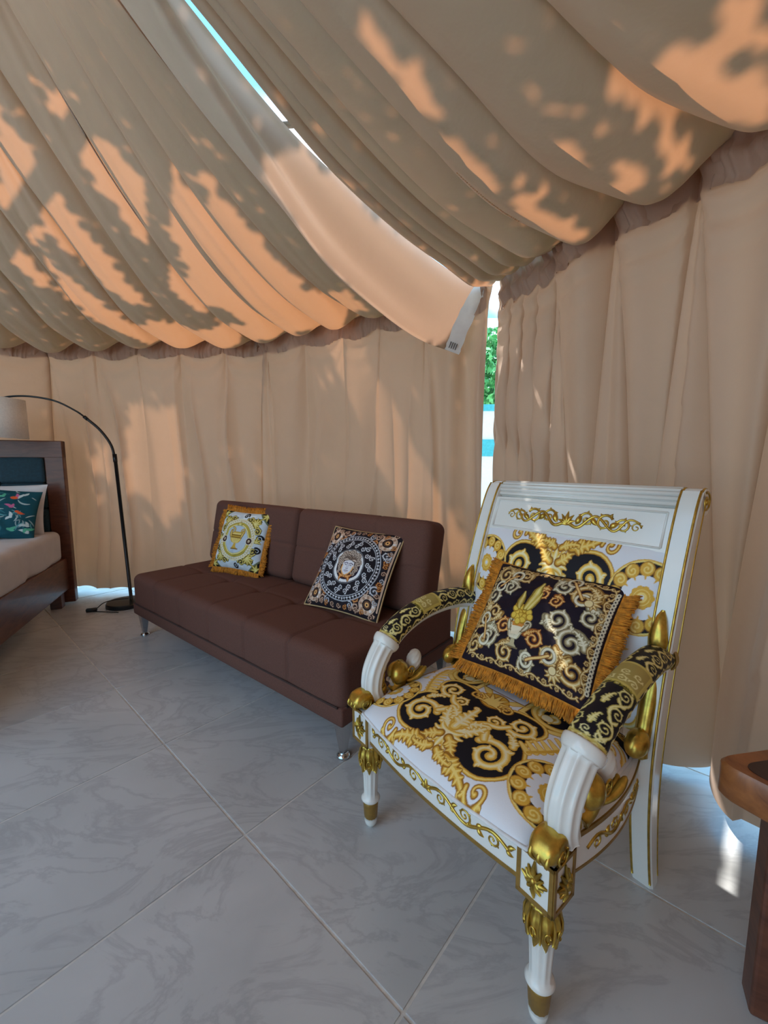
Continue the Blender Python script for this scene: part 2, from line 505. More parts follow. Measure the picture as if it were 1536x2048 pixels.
def fold_right(S, Hh):
    u, i, w = hook_phase(S, R_HOOKS)
    grow = sstep(0.0, 0.75, Hh)
    # main pleats hang from the hooks, bulging between them
    drift = 0.05 * vnoise(S * 1.7 + 3, 5) * Hh
    u2, i2, w2 = hook_phase(np.clip(S + drift, 0, None), R_HOOKS)
    ph = np.abs(np.sin(PI * u2)) ** 0.9
    main = w2 * (0.26 + 0.24 * grow) * ph
    main = main + 0.038 * grow * vnoise(S * 9 + 1.3 * Hh, 8) * sstep(0.3, 0.6, S)
    wide = sstep(0.36, 0.44, S)
    v, half, lw_ = vee_phase(u2, w2, i2, Hh)
    vee = lw_ * 0.36 * np.clip(np.sin(PI * np.clip(v, 0, 1)), 0, 1) ** 0.85
    ripl = 0.10 * lw_ * np.sin(PI * v) * np.sin(2 * PI * 1.5 * v + i2 * 2.1 + 3 * half)
    main = main * (1 - wide) + (vee + ripl + 0.012 * grow * vnoise(S * 9 + 1.3 * Hh, 8)) * wide
    fine = 0.010 * np.sin(S * 75 + 3 * vnoise(Hh * 3, 4)) * (1 - sstep(0.35, 0.6, S)) * sstep(0.05, 0.3, Hh)
    # swags just under the header
    q = Hh + 0.30 * w * (1 - 4 * (u - 0.5) ** 2) * -1
    sw = 0.020 * np.sin(2 * PI * (Hh - 0.5 * w * 4 * u * (1 - u)) / 0.10) * np.exp(-(Hh / 0.26) ** 2) * np.sin(PI * u)
    crink = 0.006 * vnoise(S * 60, 11) * np.exp(-(Hh / 0.12) ** 2)
    hemw = 0.05 * sstep(1.2, 1.9, Hh) * np.sin(2 * PI * S / 0.47 + 2.4) * sstep(0.5, 0.8, S)
    return main + fine + sw + crink + hemw

def fold_left(S, Hh):
    u, i, w = hook_phase(S, L_HOOKS)
    grow = sstep(0.0, 0.8, Hh)
    ph = np.abs(np.sin(PI * u)) ** 0.8
    main = w * (0.10 * (1 - 0.45 * grow)) * ph
    d = S + 0.06 * vnoise(Hh * 1.3 + S, 21)
    ridge = lambda v: 1 - 2 * np.abs(v) ** 0.6
    soft = (0.014 + 0.042 * grow) * (vnoise(d * 5.1, 31) + 0.45 * ridge(vnoise(d * 7.0, 33)))
    sw = 0.015 * np.sin(2 * PI * (Hh - 0.55 * w * 4 * u * (1 - u)) / 0.13) * np.exp(-(Hh / 0.25) ** 2) * np.sin(PI * u)
    edge = 0.045 * np.sin(S * 30 + 0.8 * Hh) * (1 - sstep(0.22, 0.5, S)) * sstep(0.02, 0.4, Hh)
    seam = -0.016 * np.exp(-((S - 1.81 - 0.01 * np.sin(Hh * 4)) / 0.016) ** 2)
    crink = 0.004 * vnoise(S * 50, 12) * np.exp(-(Hh / 0.1) ** 2)
    return 0.02 + main + soft + sw + edge + seam + crink

def pinch_right(S, Hh):
    drift = 0.05 * vnoise(S * 1.7 + 3, 5) * Hh
    u, i, w = hook_phase(np.clip(S + drift, 0, None), R_HOOKS)
    lean = 0.5 * vnoise(i * 1.0 + 0.5, 71)
    wide = sstep(0.36, 0.44, S); v, half, lw_ = vee_phase(u, w, i, Hh)
    return wide * (-lw_ / (2 * PI) * np.sin(2 * PI * v) * 0.95) + (1 - wide) * (-w / (2 * PI) * np.sin(2 * PI * u) * 1.25 * sstep(0.0, 0.3, Hh) + lean * w * 0.22 * np.sin(PI * u) ** 2 * sstep(0.1, 0.8, Hh))
def pinch_left(S, Hh):
    u, i, w = hook_phase(S, L_HOOKS)
    return -w / (2 * PI) * np.sin(2 * PI * u) * (0.9 * np.exp(-(Hh / 0.5) ** 2)) * sstep(0.0, 0.1, Hh) + 0.010 * np.sin(S * 23 + 2 * Hh)

def top_fn(hooks, drop):
    def f(s):
        u, i, w = hook_phase(s, hooks)
        return HEAD + 0.06 - drop * w * np.sin(PI * u) ** 2
    return f

LR = poly_len(RIGHT_V) - 0.02; LL = poly_len(LEFT_V) - 0.02
gr = curtain(RIGHT_V, 0.0, LR, 1900, 110, fold_right, top_fn(R_HOOKS, 0.02), lambda s: 0.035 + 0.025 * np.sin(s * 5.0 + 1.0) + 0.01 * np.sin(s * 17), pinch_right)
wall_right = tag(MB().grid(gr).build('wall_right', M['wall']), 'tan tent curtain in deep vertical folds behind the armchair', kind='structure')
gl = curtain(LEFT_V, 0.0, LL, 1100, 80, fold_left, top_fn(L_HOOKS, 0.02), lambda s: 0.035 + 0.012 * np.sin(s * 4.3) + 0.008 * np.sin(s * 13), pinch_left)
wall_left = tag(MB().grid(gl).build('wall_left', M['wall']), 'tan tent curtain hanging behind the sofa and bed', kind='structure')

# gathered header bands, one to each curtain
def header_band(name, Vs, hooks, length, fold, parent):
    s = np.linspace(0.03, length, int(length * 170)); nz = 9
    P, N = along(Vs, s)
    u, i, w = hook_phase(s, hooks)
    k = np.linspace(0, 1, nz)
    zt = HEAD + 0.06 - 0.01 * np.sin(PI * u); zb = HEAD - 0.10 - 0.04 * np.sin(PI * u) - 0.006 * vnoise(s * 40, 3)
    Z = zt[:, None] * (1 - k) + zb[:, None] * k
    S = np.repeat(s[:, None], nz, 1)
    off = fold(S, HEAD - Z) + 0.009 + 0.009 * vnoise(S * 45 + 2 * Z, 17) + 0.006 * vnoise(S * 90 + 9 * Z, 18)
    G = np.zeros((len(s), nz, 3)); G[..., :2] = P[:, None, :] + N[:, None, :] * off[..., None]; G[..., 2] = Z
    return MB().grid(G).build(name, M['wall'], parent)
header_band('gathered_header', RIGHT_V, R_HOOKS, 2.3, fold_right, wall_right)
header_band('gathered_header', LEFT_V, L_HOOKS, 5.0, fold_left, wall_left)

# ---- roof panels: lobes of cloth running from the header ring up to the peak
PEAK = 3.75
def roof(Vs, hooks, s1, ns, nt, prof, amp, seed, s0=0.0, part=0.0):
    s = np.linspace(s0, s1, ns); P, N = along(Vs, s)
    t = np.linspace(0, 1, nt) ** 1.25 * 0.985
    S = np.repeat(s[:, None], nt, 1); T = np.repeat(t[None, :], ns, 0)
    Dr = (TENT_C - P)
    jit = 0.05 * vnoise(T * 5 + 0.6 * S, seed + 9) * sstep(0.05, 0.3, T)
    u, i, w = hook_phase(np.clip(S + jit * sstep(0.0, 0.5, S), 0, None), hooks)
    a, b = prof(S)
    tt = np.minimum(T, 0.5)
    z = a * tt ** b
    z5 = a * 0.5 ** b; sl = a * b * 0.5 ** (b - 1)
    q = np.clip((T - 0.5) / 0.5, 0, 1)
    dz = PEAK - HEAD - z5
    herm = sl * 0.5 * (q - 2 * q ** 2 + q ** 3) + dz * (3 * q ** 2 - 2 * q ** 3) + 0.4 * (q ** 3 - q ** 2)
    z = np.where(T > 0.5, z5 + herm, z)
    lobe = np.abs(np.sin(PI * u)) ** 0.75
    var = 1 + 0.35 * vnoise(i * 1.0 + 0.5, seed)
    A = amp(S) * var * (0.7 * sstep(0.0, 0.06, T) + 0.3 * sstep(0.02, 0.2, T)) * (1 - 0.55 * T)
    z = z - A * lobe * np.minimum(w / 0.30, 1.3) ** 0.6
    rip = 0.014 * (1 - 2 * np.abs(vnoise(S * 9 + 1.6 * T, seed + 2)) ** 0.6) + 0.007 * vnoise(S * 33 + 4 * T, seed + 3)
    z = z + rip * sstep(0.02, 0.2, T) * (1 - 0.3 * T)
    # near the header the lobes belly inwards and below the band
    belly = 0.034 * lobe * np.exp(-((T - 0.05) / 0.05) ** 2)
    z = z - belly
    G = np.zeros((ns, nt, 3))
    G[..., :2] = P[:, None, :] + Dr[:, None, :] * T[..., None] + N[:, None, :] * 0.02
    side = np.gradient(P, axis=0); side /= np.linalg.norm(side, axis=1)[:, None]
    lean = vnoise(i * 1.0 + 0.5, seed + 21)
    G[..., :2] += side[:, None, :] * ((-w / (2 * PI) * np.sin(2 * PI * u) * 1.20 + lean * w * 0.16 * np.sin(PI * u) ** 2) * sstep(0.02, 0.16, T) * (1 - T))[..., None]
    G[..., :2] += side[:, None, :] * (part * np.exp(-(S / 0.25) ** 2) * sstep(0.30, 0.45, T))[..., None]
    G[..., 2] = HEAD + 0.015 + z
    return G
RL = poly_len(ROOF_LEFT_V) - 0.02; RR = poly_len(ROOF_RIGHT_V) - 0.02
def prof_left(S):
    k = sstep(0.0, 1.5, S)
    return 1.85 + (3.75 - 1.85) * k, 2.03 + 0.15 * k
def prof_right(S):
    k = sstep(0.0, 0.8, S)
    return 1.85 + 0.55 * k, 2.03 + 0.05 * k
RHK = np.concatenate([R_HOOKS, np.arange(9.1, 12, 0.4)]); LHK = np.concatenate([L_HOOKS, np.arange(10.8, 14, 0.4)])
g_rl = roof(ROOF_LEFT_V, LHK, RL, 1150, 90, prof_left, lambda S: 0.115 + 0 * S, 41, s0=0.34)
ceiling_left = tag(MB().grid(g_rl).build('ceiling', M['roof']), 'tan tent roof cloth in long sagging folds above the sofa and bed', kind='structure')
RHM = np.concatenate([[0.0, 0.08, 0.16, 0.26, 0.36], (RHK[4:-1] + RHK[5:]) / 2 + 0.06])
g_rr = roof(ROOF_RIGHT_V, RHM, RR, 900, 90, prof_right, lambda S: 0.085 + 0.06 * sstep(0.4, 0.8, S), 61, part=0.04)
ceiling_right = tag(MB().grid(g_rr).build('ceiling', M['roof']), 'tan tent roof cloth in wide swags above the armchair', kind='structure')

# row of machine stitches along one seam of the right roof panel
js = int(np.argmin(np.abs(np.linspace(0, RR, 900) - 0.70)))
st = MB()
for k in range(34):
    tf = 0.13 + 0.09 * k / 33
    jt = (tf / 0.985) ** (1 / 1.25) * 89
    j0 = int(jt); p = g_rr[js, j0] * (1 - jt + j0) + g_rr[js, j0 + 1] * (jt - j0)
    d = g_rr[js, j0 + 1] - g_rr[js, j0]; d /= np.linalg.norm(d)
    p = p + np.array([0, 0, -0.0005])
    st.tube([p - d * 0.0022, p + d * 0.0022], 0.0030, 5)
st.build('stitching', tent_fabric('pale_thread', (0.80, 0.62, 0.46), (0.95, 0.75, 0.55), 0.7), ceiling_right)

# ---- loose flap hanging along the roof opening, with its white ribbon
up = smooth_path([(0.53, 2.425, 2.10), (0.345, 2.27, 2.105), (0.07, 2.02, 2.16), (-0.14, 1.82, 2.225), (-0.31, 1.665, 2.29), (-0.45, 1.54, 2.375), (-0.55, 1.445, 2.45), (-0.66, 1.34, 2.53)], 70)
lo = smooth_path([(0.365, 2.46, 1.755), (0.20, 2.30, 1.765), (0.03, 2.13, 1.815), (-0.25, 1.85, 1.955), (-0.46, 1.64, 2.19), (-0.57, 1.53, 2.32), (-0.66, 1.44, 2.42), (-0.72, 1.34, 2.52)], 70)
kk = np.linspace(0, 1, 22)
FG = up[:, None, :] * (1 - kk[None, :, None]) + lo[:, None, :] * kk[None, :, None]
along_f = np.linspace(0, 1, 70)[:, None]
nrm = np.array([-0.62, -0.72, -0.28])
FG = FG + nrm * ((0.035 * np.sin(PI * kk)[None, :] * (1 - along_f) + 0.026 * np.sin(kk * 10 + along_f * 5)[:, :] * sstep(0.0, 0.25, along_f) * np.sin(PI * kk)[None, :])[..., None])
FG[..., 2] += 0.0
tj = np.linspace(0.0, 0.50, 70); jt_ = (tj / 0.985) ** (1 / 1.25) * 89
j0_ = jt_.astype(int); jn = g_rl[2][j0_] * (1 - jt_ + j0_)[:, None] + g_rl[2][np.minimum(j0_ + 1, 89)] * (jt_ - j0_)[:, None]
k2 = np.linspace(0, 1, 12)[1:]
FJ = lo[:, None, :] * (1 - k2[None, :, None]) + jn[:, None, :] * k2[None, :, None]
FJ[..., 2] -= 0.04 * np.sin(PI * k2)[None, :]
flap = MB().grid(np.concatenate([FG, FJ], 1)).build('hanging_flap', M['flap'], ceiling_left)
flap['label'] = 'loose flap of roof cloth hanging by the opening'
# ribbon along the short end
e0 = FG[1]; e1 = FG[7]
nv_ = np.cross(FG[0, 10] - FG[6, 10], FG[3, 2] - FG[3, 18]); nv_ /= np.linalg.norm(nv_)
if nv_ @ (np.array([0, 0, 1.1]) - FG[3, 10]) < 0: nv_ = -nv_
wd = np.linspace(0, 1, 5)
wv_ = np.array([0.088, 0.030, -0.022])
RG = e0[:, None, :] + wv_ * (wd[None, :, None] - 0.05) + nv_ * 0.006
RG = RG + nv_ * (0.004 * vnoise(np.arange(22) * 0.9, 77))[:, None, None]
ribbon = MB().grid(RG).build('ribbon', M['strip'], flap)
ribbon['label'] = 'crumpled white ribbon sewn along the flap end'
inkm = MB()
for q in range(4):
    a0 = RG[18, 0] * (0.80 - 0.14 * q) + RG[18, 4] * (0.20 + 0.14 * q) + nv_ * 0.004
    a1 = RG[21, 0] * (0.80 - 0.14 * q) + RG[21, 4] * (0.20 + 0.14 * q) + nv_ * 0.004
    inkm.tube([a0, a0 * 0.3 + a1 * 0.7], 0.0022, 5)
inkm.build('print_mark', M['ink'], ribbon)

# ---- outdoors, as far as the gaps let it be seen
gd = MB()
gd.add([(-40, -40, -0.065), (40, -40, -0.065), (40, 60, -0.065), (-40, 60, -0.065)], [(0, 1, 2, 3)])
tag(gd.build('ground', M['deck'], smooth=False), 'pale sunlit paving around the tent', kind='structure')

def leafy_tree(name, loc, trunk_h, crown, n, leaf, label, seed):
    r = np.random.default_rng(seed)
    t = empty(name, loc)
    tag(t, label, 'tree')
    MB().tube(smooth_path([(0, 0, -0.06), (0.05, 0.02, trunk_h * 0.5), (0, 0, trunk_h), (0.05, 0, crown[2])], 12), np.linspace(0.12, 0.05, 12), 8).build('trunk', M['bark'], t)
    c = np.array([0, 0, crown[2]]); rr = np.array([crown[0], crown[0], crown[1]])
    d = r.normal(size=(n, 3)); d /= np.linalg.norm(d, axis=1)[:, None]
    p = c + d * rr * (r.uniform(0.25, 1.0, n) ** 0.5)[:, None]
    a = r.normal(size=(n, 3)); a /= np.linalg.norm(a, axis=1)[:, None]
    b = np.cross(a, r.normal(size=(n, 3))); b /= np.linalg.norm(b, axis=1)[:, None]
    L = leaf * r.uniform(0.6, 1.2, n)[:, None]
    V = np.stack([p - a * L, p + b * L * 0.45, p + a * L, p - b * L * 0.45], 1).reshape(-1, 3)
    mb = MB(); mb.add(V, (np.arange(n * 4).reshape(-1, 4)).tolist())
    f = mb.build('foliage', M['leaf'], t, smooth=False)
    f['kind'] = 'stuff'
    return t
leafy_tree('garden_tree', (2.30, 8.6, 0), 1.6, (0.95, 0.85, 2.95), 2600, 0.10, 'green leafy tree seen through the slit between the curtains', 3)
bw = empty('white_building', (4.4, 15.0, 0))
tag(bw, 'far white building seen above the tree in the curtain slit', 'building')
MB().cbox((0, 0, 2.9), (5, 2.0, 5.9), 0.03).build('wall', M['plaster'], bw, smooth=False)
MB().cbox((0, -1.06, 5.15), (5.1, 0.12, 0.10), 0.01).build('cornice', M['deck'], bw, smooth=False)
gw = empty('garden_wall', (2.0, 6.6, -0.06))
tag(gw, 'low white garden wall with aqua panels outside the slit', 'wall')
MB().cbox((0, 0, 1.0), (2.4, 0.12, 2.0), 0.01).build('wall_body', M['plaster'], gw, smooth=False)
for k, (zc, hh) in enumerate(((1.42, 0.26), (2.04, 0.10))):
    MB().cbox((0, -0.07, zc), (2.4, 0.04, hh), 0.008).build('aqua_panel', M['aqua'], gw, smooth=False)

# ---- unseen tree added to shade the roof; crown openings shaped to place sun patches
CROWN_GAPS = [
    [(-2.14, 2.95), (-2.08, 3.02), (-1.94, 3.28), (-1.97, 3.34), (-2.13, 3.67), (-2.15, 3.58), (-2.16, 3.27), (-2.16, 3.06)],
    [(-2.38, 3.04), (-2.38, 3.2), (-2.4, 3.48), (-2.41, 3.68), (-2.38, 4.13), (-2.41, 4.08), (-2.52, 4.01), (-2.58, 3.62), (-2.59, 3.27)],
    [(-2.63, 3.32), (-2.65, 3.51), (-2.64, 3.59), (-2.75, 3.63), (-2.72, 3.41)],
    [(-2.83, 3.54), (-2.87, 3.77), (-2.88, 3.96), (-2.96, 3.87), (-2.95, 3.67)],
    [(-2.75, 3.73), (-2.68, 4.02), (-2.64, 4.4), (-2.74, 4.5), (-2.83, 4.27), (-2.86, 4.05)],
    [(-1.71, 3.14), (-1.72, 3.22), (-1.67, 3.53), (-1.57, 3.87), (-1.62, 3.92), (-1.79, 4.0), (-1.87, 3.78), (-1.9, 3.49), (-1.78, 3.23)],
    [(-1.9, 3.49), (-1.9, 3.63), (-1.65, 3.91), (-1.83, 4.1), (-1.98, 4.01), (-1.98, 3.69)],
    [(-1.6, 3.11), (-1.52, 3.33), (-1.37, 3.71), (-1.26, 3.86), (-1.4, 3.8), (-1.54, 3.58), (-1.66, 3.41)],
    [(-2.08, 3.8), (-1.96, 3.86), (-1.98, 4.01), (-2.1, 4.14), (-2.15, 3.94)],
    [(-2.63, 4.39), (-2.47, 4.23), (-2.21, 4.35), (-1.61, 4.17), (-1.75, 4.42), (-2.38, 4.75), (-2.72, 4.59)],
    [(-1.91, 4.07), (-1.81, 4.05), (-1.41, 3.83), (-1.44, 4.17), (-1.68, 4.44), (-1.82, 4.23)],
    [(-1.37, 3.85), (-1.15, 3.76), (-1.05, 3.89), (-1.23, 4.1), (-1.43, 4.22)],
    [(-0.8, 2.72), (-0.73, 2.74), (-0.62, 2.8), (-0.62, 2.88), (-0.7, 2.83), (-0.78, 2.76)],
    [(-0.53, 2.91), (-0.48, 2.92), (-0.28, 3.01), (-0.27, 3.06), (-0.33, 3.11), (-0.42, 3.05), (-0.54, 2.95)],
    [(-0.54, 2.81), (-0.45, 2.85), (-0.42, 2.88), (-0.5, 2.86)],
    [(-0.45, 2.69), (-0.41, 2.68), (-0.38, 2.74), (-0.37, 2.8), (-0.43, 2.76)],
    [(-0.3, 2.69), (-0.28, 2.72), (-0.05, 2.76), (-0.15, 2.67), (-0.24, 2.86), (-0.26, 2.78)],
    [(-0.26, 2.57), (-0.04, 2.56), (-0.09, 2.61), (-0.16, 2.65), (-0.2, 2.64)],
    [(-0.27, 2.43), (-0.07, 2.48), (-0.04, 2.56), (-0.28, 2.58), (-0.35, 2.5)],
    [(-0.25, 2.35), (-0.1, 2.37), (-0.08, 2.43), (-0.21, 2.4)],
    [(-0.95, 2.47), (-0.88, 2.52), (-0.74, 2.66), (-0.8, 2.68), (-0.92, 2.55)],
    [(-3.18, 5.09), (-2.77, 5.02), (-3.07, 5.45), (-3.42, 5.6), (-3.53, 5.47)],
    [(-3.7, 5.32), (-3.5, 5.25), (-3.62, 5.44), (-3.79, 5.48)],
    [(-1.98, 4.86), (-1.13, 4.37), (-1.18, 4.44), (-1.86, 4.8)],
    [(-0.30, 3.74), (-0.58, 3.56), (-0.80, 3.34), (-1.0, 3.10), (-1.15, 2.91), (-1.34, 2.96), (-1.25, 3.3), (-1.03, 3.68), (-0.86, 3.90), (-0.36, 3.97)],
    [(-1.85, 3.35), (-1.55, 3.35), (-1.1, 4.35), (-0.3, 5.7), (0.45, 6.9), (0.1, 7.0), (-0.65, 5.75), (-1.42, 4.4)],
]
def inside(px, py, poly):
    c = np.zeros(px.shape, bool); n = len(poly)
    for i in range(n):
        x1, y1 = poly[i]; x2, y2 = poly[(i + 1) % n]
        if y1 == y2: continue
        c ^= ((y1 > py) != (y2 > py)) & (px < (x2 - x1) * (py - y1) / (y2 - y1) + x1)
    return c
def crown_points(x0, x1, y0, y1, step):
    gx, gy = np.meshgrid(np.arange(x0, x1, step), np.arange(y0, y1, step * 0.87), indexing='ij')
    gx = gx + (np.arange(gx.shape[1]) % 2)[None, :] * step / 2
    return gx.ravel(), gy.ravel()
r_ = np.random.default_rng(12)
fx, fy = crown_points(-4.4, 1.0, 2.0, 6.4, 0.050)
keep = np.ones(fx.shape, bool)
for k_, hpoly in enumerate(CROWN_GAPS):
    hp = np.array(hpoly); c_ = hp.mean(0); d_ = hp - c_
    hp = c_ + d_ * (1 + (0.035 if k_ < len(CROWN_GAPS) - 2 else 0.0) / (np.linalg.norm(d_, axis=1)[:, None] + 0.02))
    keep &= ~inside(fx, fy, hp.tolist())
fx, fy = fx[keep], fy[keep]
cx_, cy_ = crown_points(-6.6, 2.4, -2.6, 6.6, 0.21)
out_ = ~((cx_ > -4.45) & (cx_ < 1.05) & (cy_ > 1.95) & (cy_ < 6.45)) & ((cx_ + 2.2) ** 2 + (cy_ - 1.9) ** 2 < 4.6 ** 2) & (cy_ > 0.2)
out_ &= ~inside(cx_, cy_, CROWN_GAPS[-1])
cx_, cy_ = cx_[out_], cy_[out_]
px_ = np.concatenate([fx, cx_]); py_ = np.concatenate([fy, cy_]); pr_ = np.concatenate([np.full(len(fx), 0.037), np.full(len(cx_), 0.15)])
base_v = np.array([(math.cos(a), math.sin(a), 0.12 * (-1) ** k) for k, a in enumerate(np.linspace(0, 2 * PI, 7)[:-1])] + [(0, 0, 0.5), (0, 0, -0.5)])
base_f = [(i, (i + 1) % 6, 6) for i in range(6)] + [((i + 1) % 6, i, 7) for i in range(6)]
rot = r_.uniform(0, 6.28, len(px_)); cz, sz = np.cos(rot), np.sin(rot)
Vt = np.zeros((len(px_), 8, 3))
Vt[..., 0] = (base_v[None, :, 0] * cz[:, None] - base_v[None, :, 1] * sz[:, None]) * pr_[:, None] + px_[:, None]
Vt[..., 1] = (base_v[None, :, 0] * sz[:, None] + base_v[None, :, 1] * cz[:, None]) * pr_[:, None] + py_[:, None]
Vt[..., 2] = base_v[None, :, 2] * 0.05 + 4.70 + r_.uniform(-0.03, 0.03, len(px_))[:, None]
Fb = (np.array(base_f)[None] + (np.arange(len(px_)) * 8)[:, None, None]).reshape(-1, 3)
TR = empty('unseen_shade_tree', (-5.4, 5.2, -0.06))
tag(TR, 'unseen flat-crowned tree added outside the tent, its crown shaped to dapple the roof with shade', 'tree')
off_ = np.array([5.4, -5.2, 0.06])
fo = MB(); fo.add(Vt.reshape(-1, 3) + off_, Fb.tolist())
tag(fo.build('foliage', M['leaf'], TR, smooth=False), kind='stuff')
MB().tube(smooth_path([(0, 0, 0), (0.1, -0.1, 1.6), (0.3, -0.2, 3.0), (0.9, -0.6, 4.2), (1.6, -1.0, 4.74)], 24), np.linspace(0.26, 0.09, 24), 12).build('trunk', M['bark'], TR)
for tgt in ((4.9, -0.4, 4.78), (3.3, -2.6, 4.78), (2.6, -4.4, 4.78), (5.6, -3.6, 4.78), (0.6, -3.6, 4.78), (2.9, 0.7, 4.78)):
    tgt = np.array(tgt); st_ = np.array([0.6, -0.4, 3.6])
    MB().tube(smooth_path([st_, st_ * 0.75 + tgt * 0.25 + np.array([0, 0, 0.55]), st_ * 0.35 + tgt * 0.65 + np.array([0, 0, 0.30]), tgt], 18), np.linspace(0.08, 0.025, 18), 8).build('unseen_tree_branch', M['bark'], TR)

# ================================================================== ORNAMENT: scrolls used both as relief and as printed cloth
def spiral(cx, cy, R, a0, turns=1.35, d=1, n=30, tail=None):
    s = np.linspace(0, 1, n)
    a = a0 + d * 2 * PI * turns * s
    r = R * ((1 - s) ** 0.85 * 0.86 + 0.14)
    p = np.stack([cx + r * np.cos(a), cy + r * np.sin(a)], -1)
    w = R * 0.17 * (1 - 0.45 * s); w[-2:] = R * 0.17
    return p, w

def leaf_pts(x, y, ang, L, curl=0.8, w=0.2, n=10):
    s = np.linspace(0, 1, n); a = ang + curl * s
    p = np.stack([x + np.concatenate([[0], np.cumsum(np.cos(a[:-1]))]) * L / (n - 1), y + np.concatenate([[0], np.cumsum(np.sin(a[:-1]))]) * L / (n - 1)], -1)
    return p, L * w * np.sin(PI * np.clip(s, 0.03, 0.97) ** 0.8) + L * 0.02

def acanthus(x, y, ang, L, curl=0.9, lobes=5, w=0.12):
    lobes = min(lobes, 4)
    """feathered leaf: curved rib with small curling lobes on both sides"""
    p, _ = leaf_pts(x, y, ang, L, curl, 0.1, 16)
    out = [(p, np.linspace(L * w, L * w * 0.45, 16))]
    for k in range(lobes):
        i = 2 + int(k * 11 / max(lobes, 1)); t = p[i + 1] - p[i]; a = math.atan2(t[1], t[0]); l = L * (0.30 - 0.04 * k)
        for s in (1, -1):
            out.append(leaf_pts(p[i][0], p[i][1], a + s * 0.6, l, s * 1.1 + curl * 0.3, 0.27, 8))
    tip = p[-1] - p[-2]; a = math.atan2(tip[1], tip[0]); sg = 1 if curl >= 0 else -1
    q, qw = spiral(p[-1][0] - math.sin(a) * sg * L * 0.07, p[-1][1] + math.cos(a) * sg * L * 0.07, L * 0.075, a - sg * PI / 2, 1.0, sg, 10)
    out.append((q, qw * 2.0))
    return out

def scroll_unit(cx, cy, R, a0, d=1, turns=1.35, leaves=5):
    """one acanthus scroll = spiral + feathered leaflets thrown off its outer side"""
    p, w = spiral(cx, cy, R, a0, turns, d)
    out = [(p, w * 0.85)]
    for k in range(leaves):
        i = int(1 + k * 4)
        if i >= len(p) - 3: break
        t = p[i + 1] - p[i]; a = math.atan2(t[1], t[0])
        out.append(leaf_pts(p[i][0], p[i][1], a - d * 0.55, R * (0.52 - 0.05 * k), -d * 1.6, 0.20))
        out.append(leaf_pts(p[i][0], p[i][1], a - d * 1.05, R * (0.30 - 0.03 * k), -d * 1.2, 0.24))
    # floret at the eye
    e = p[-1]
    out.append((np.array([e, e + 1e-4]), np.full(2, R * 0.16)))
    return out

def vine(L, H, n, phase=1):
    """running scroll of total length L, half height H, n scrolls"""
    st = []
    dx = L / n; x = np.linspace(-L / 2, L / 2, 24 * n)
    y = phase * H * 0.55 * np.sin(PI * (x + L / 2) / dx)
    st.append((np.stack([x, y], -1), np.full(len(x), H * 0.13)))
    for k in range(n):
        cx = -L / 2 + dx * (k + 0.5); sg = phase * (1 if k % 2 == 0 else -1)
        st += scroll_unit(cx, -sg * H * 0.12, min(H * 0.62, dx * 0.36), sg * PI / 2 + 0.6, -sg, 1.3, 4)
        st.append(leaf_pts(cx + dx * 0.5, 0, sg * 1.2, H * 0.8, -sg * 1.2, 0.2))
        st.append(leaf_pts(cx + dx * 0.45, 0, -sg * 1.0, H * 0.7, sg * 1.2, 0.2))
    return st

def mirror(strokes): return [(p * np.array([-1, 1]), w) for p, w in strokes]

def palmette(x, y, R, ang=PI / 2, n=7, spread=1.15, w=0.17):
    w = w * 0.72
    st = []
    for k in range(n):
        q = (k / (n - 1) - 0.5) * 2
        st.append(leaf_pts(x, y, ang + q * spread * 0.8, R * (1 - 0.3 * abs(q)), q * 1.5, w))
    return st

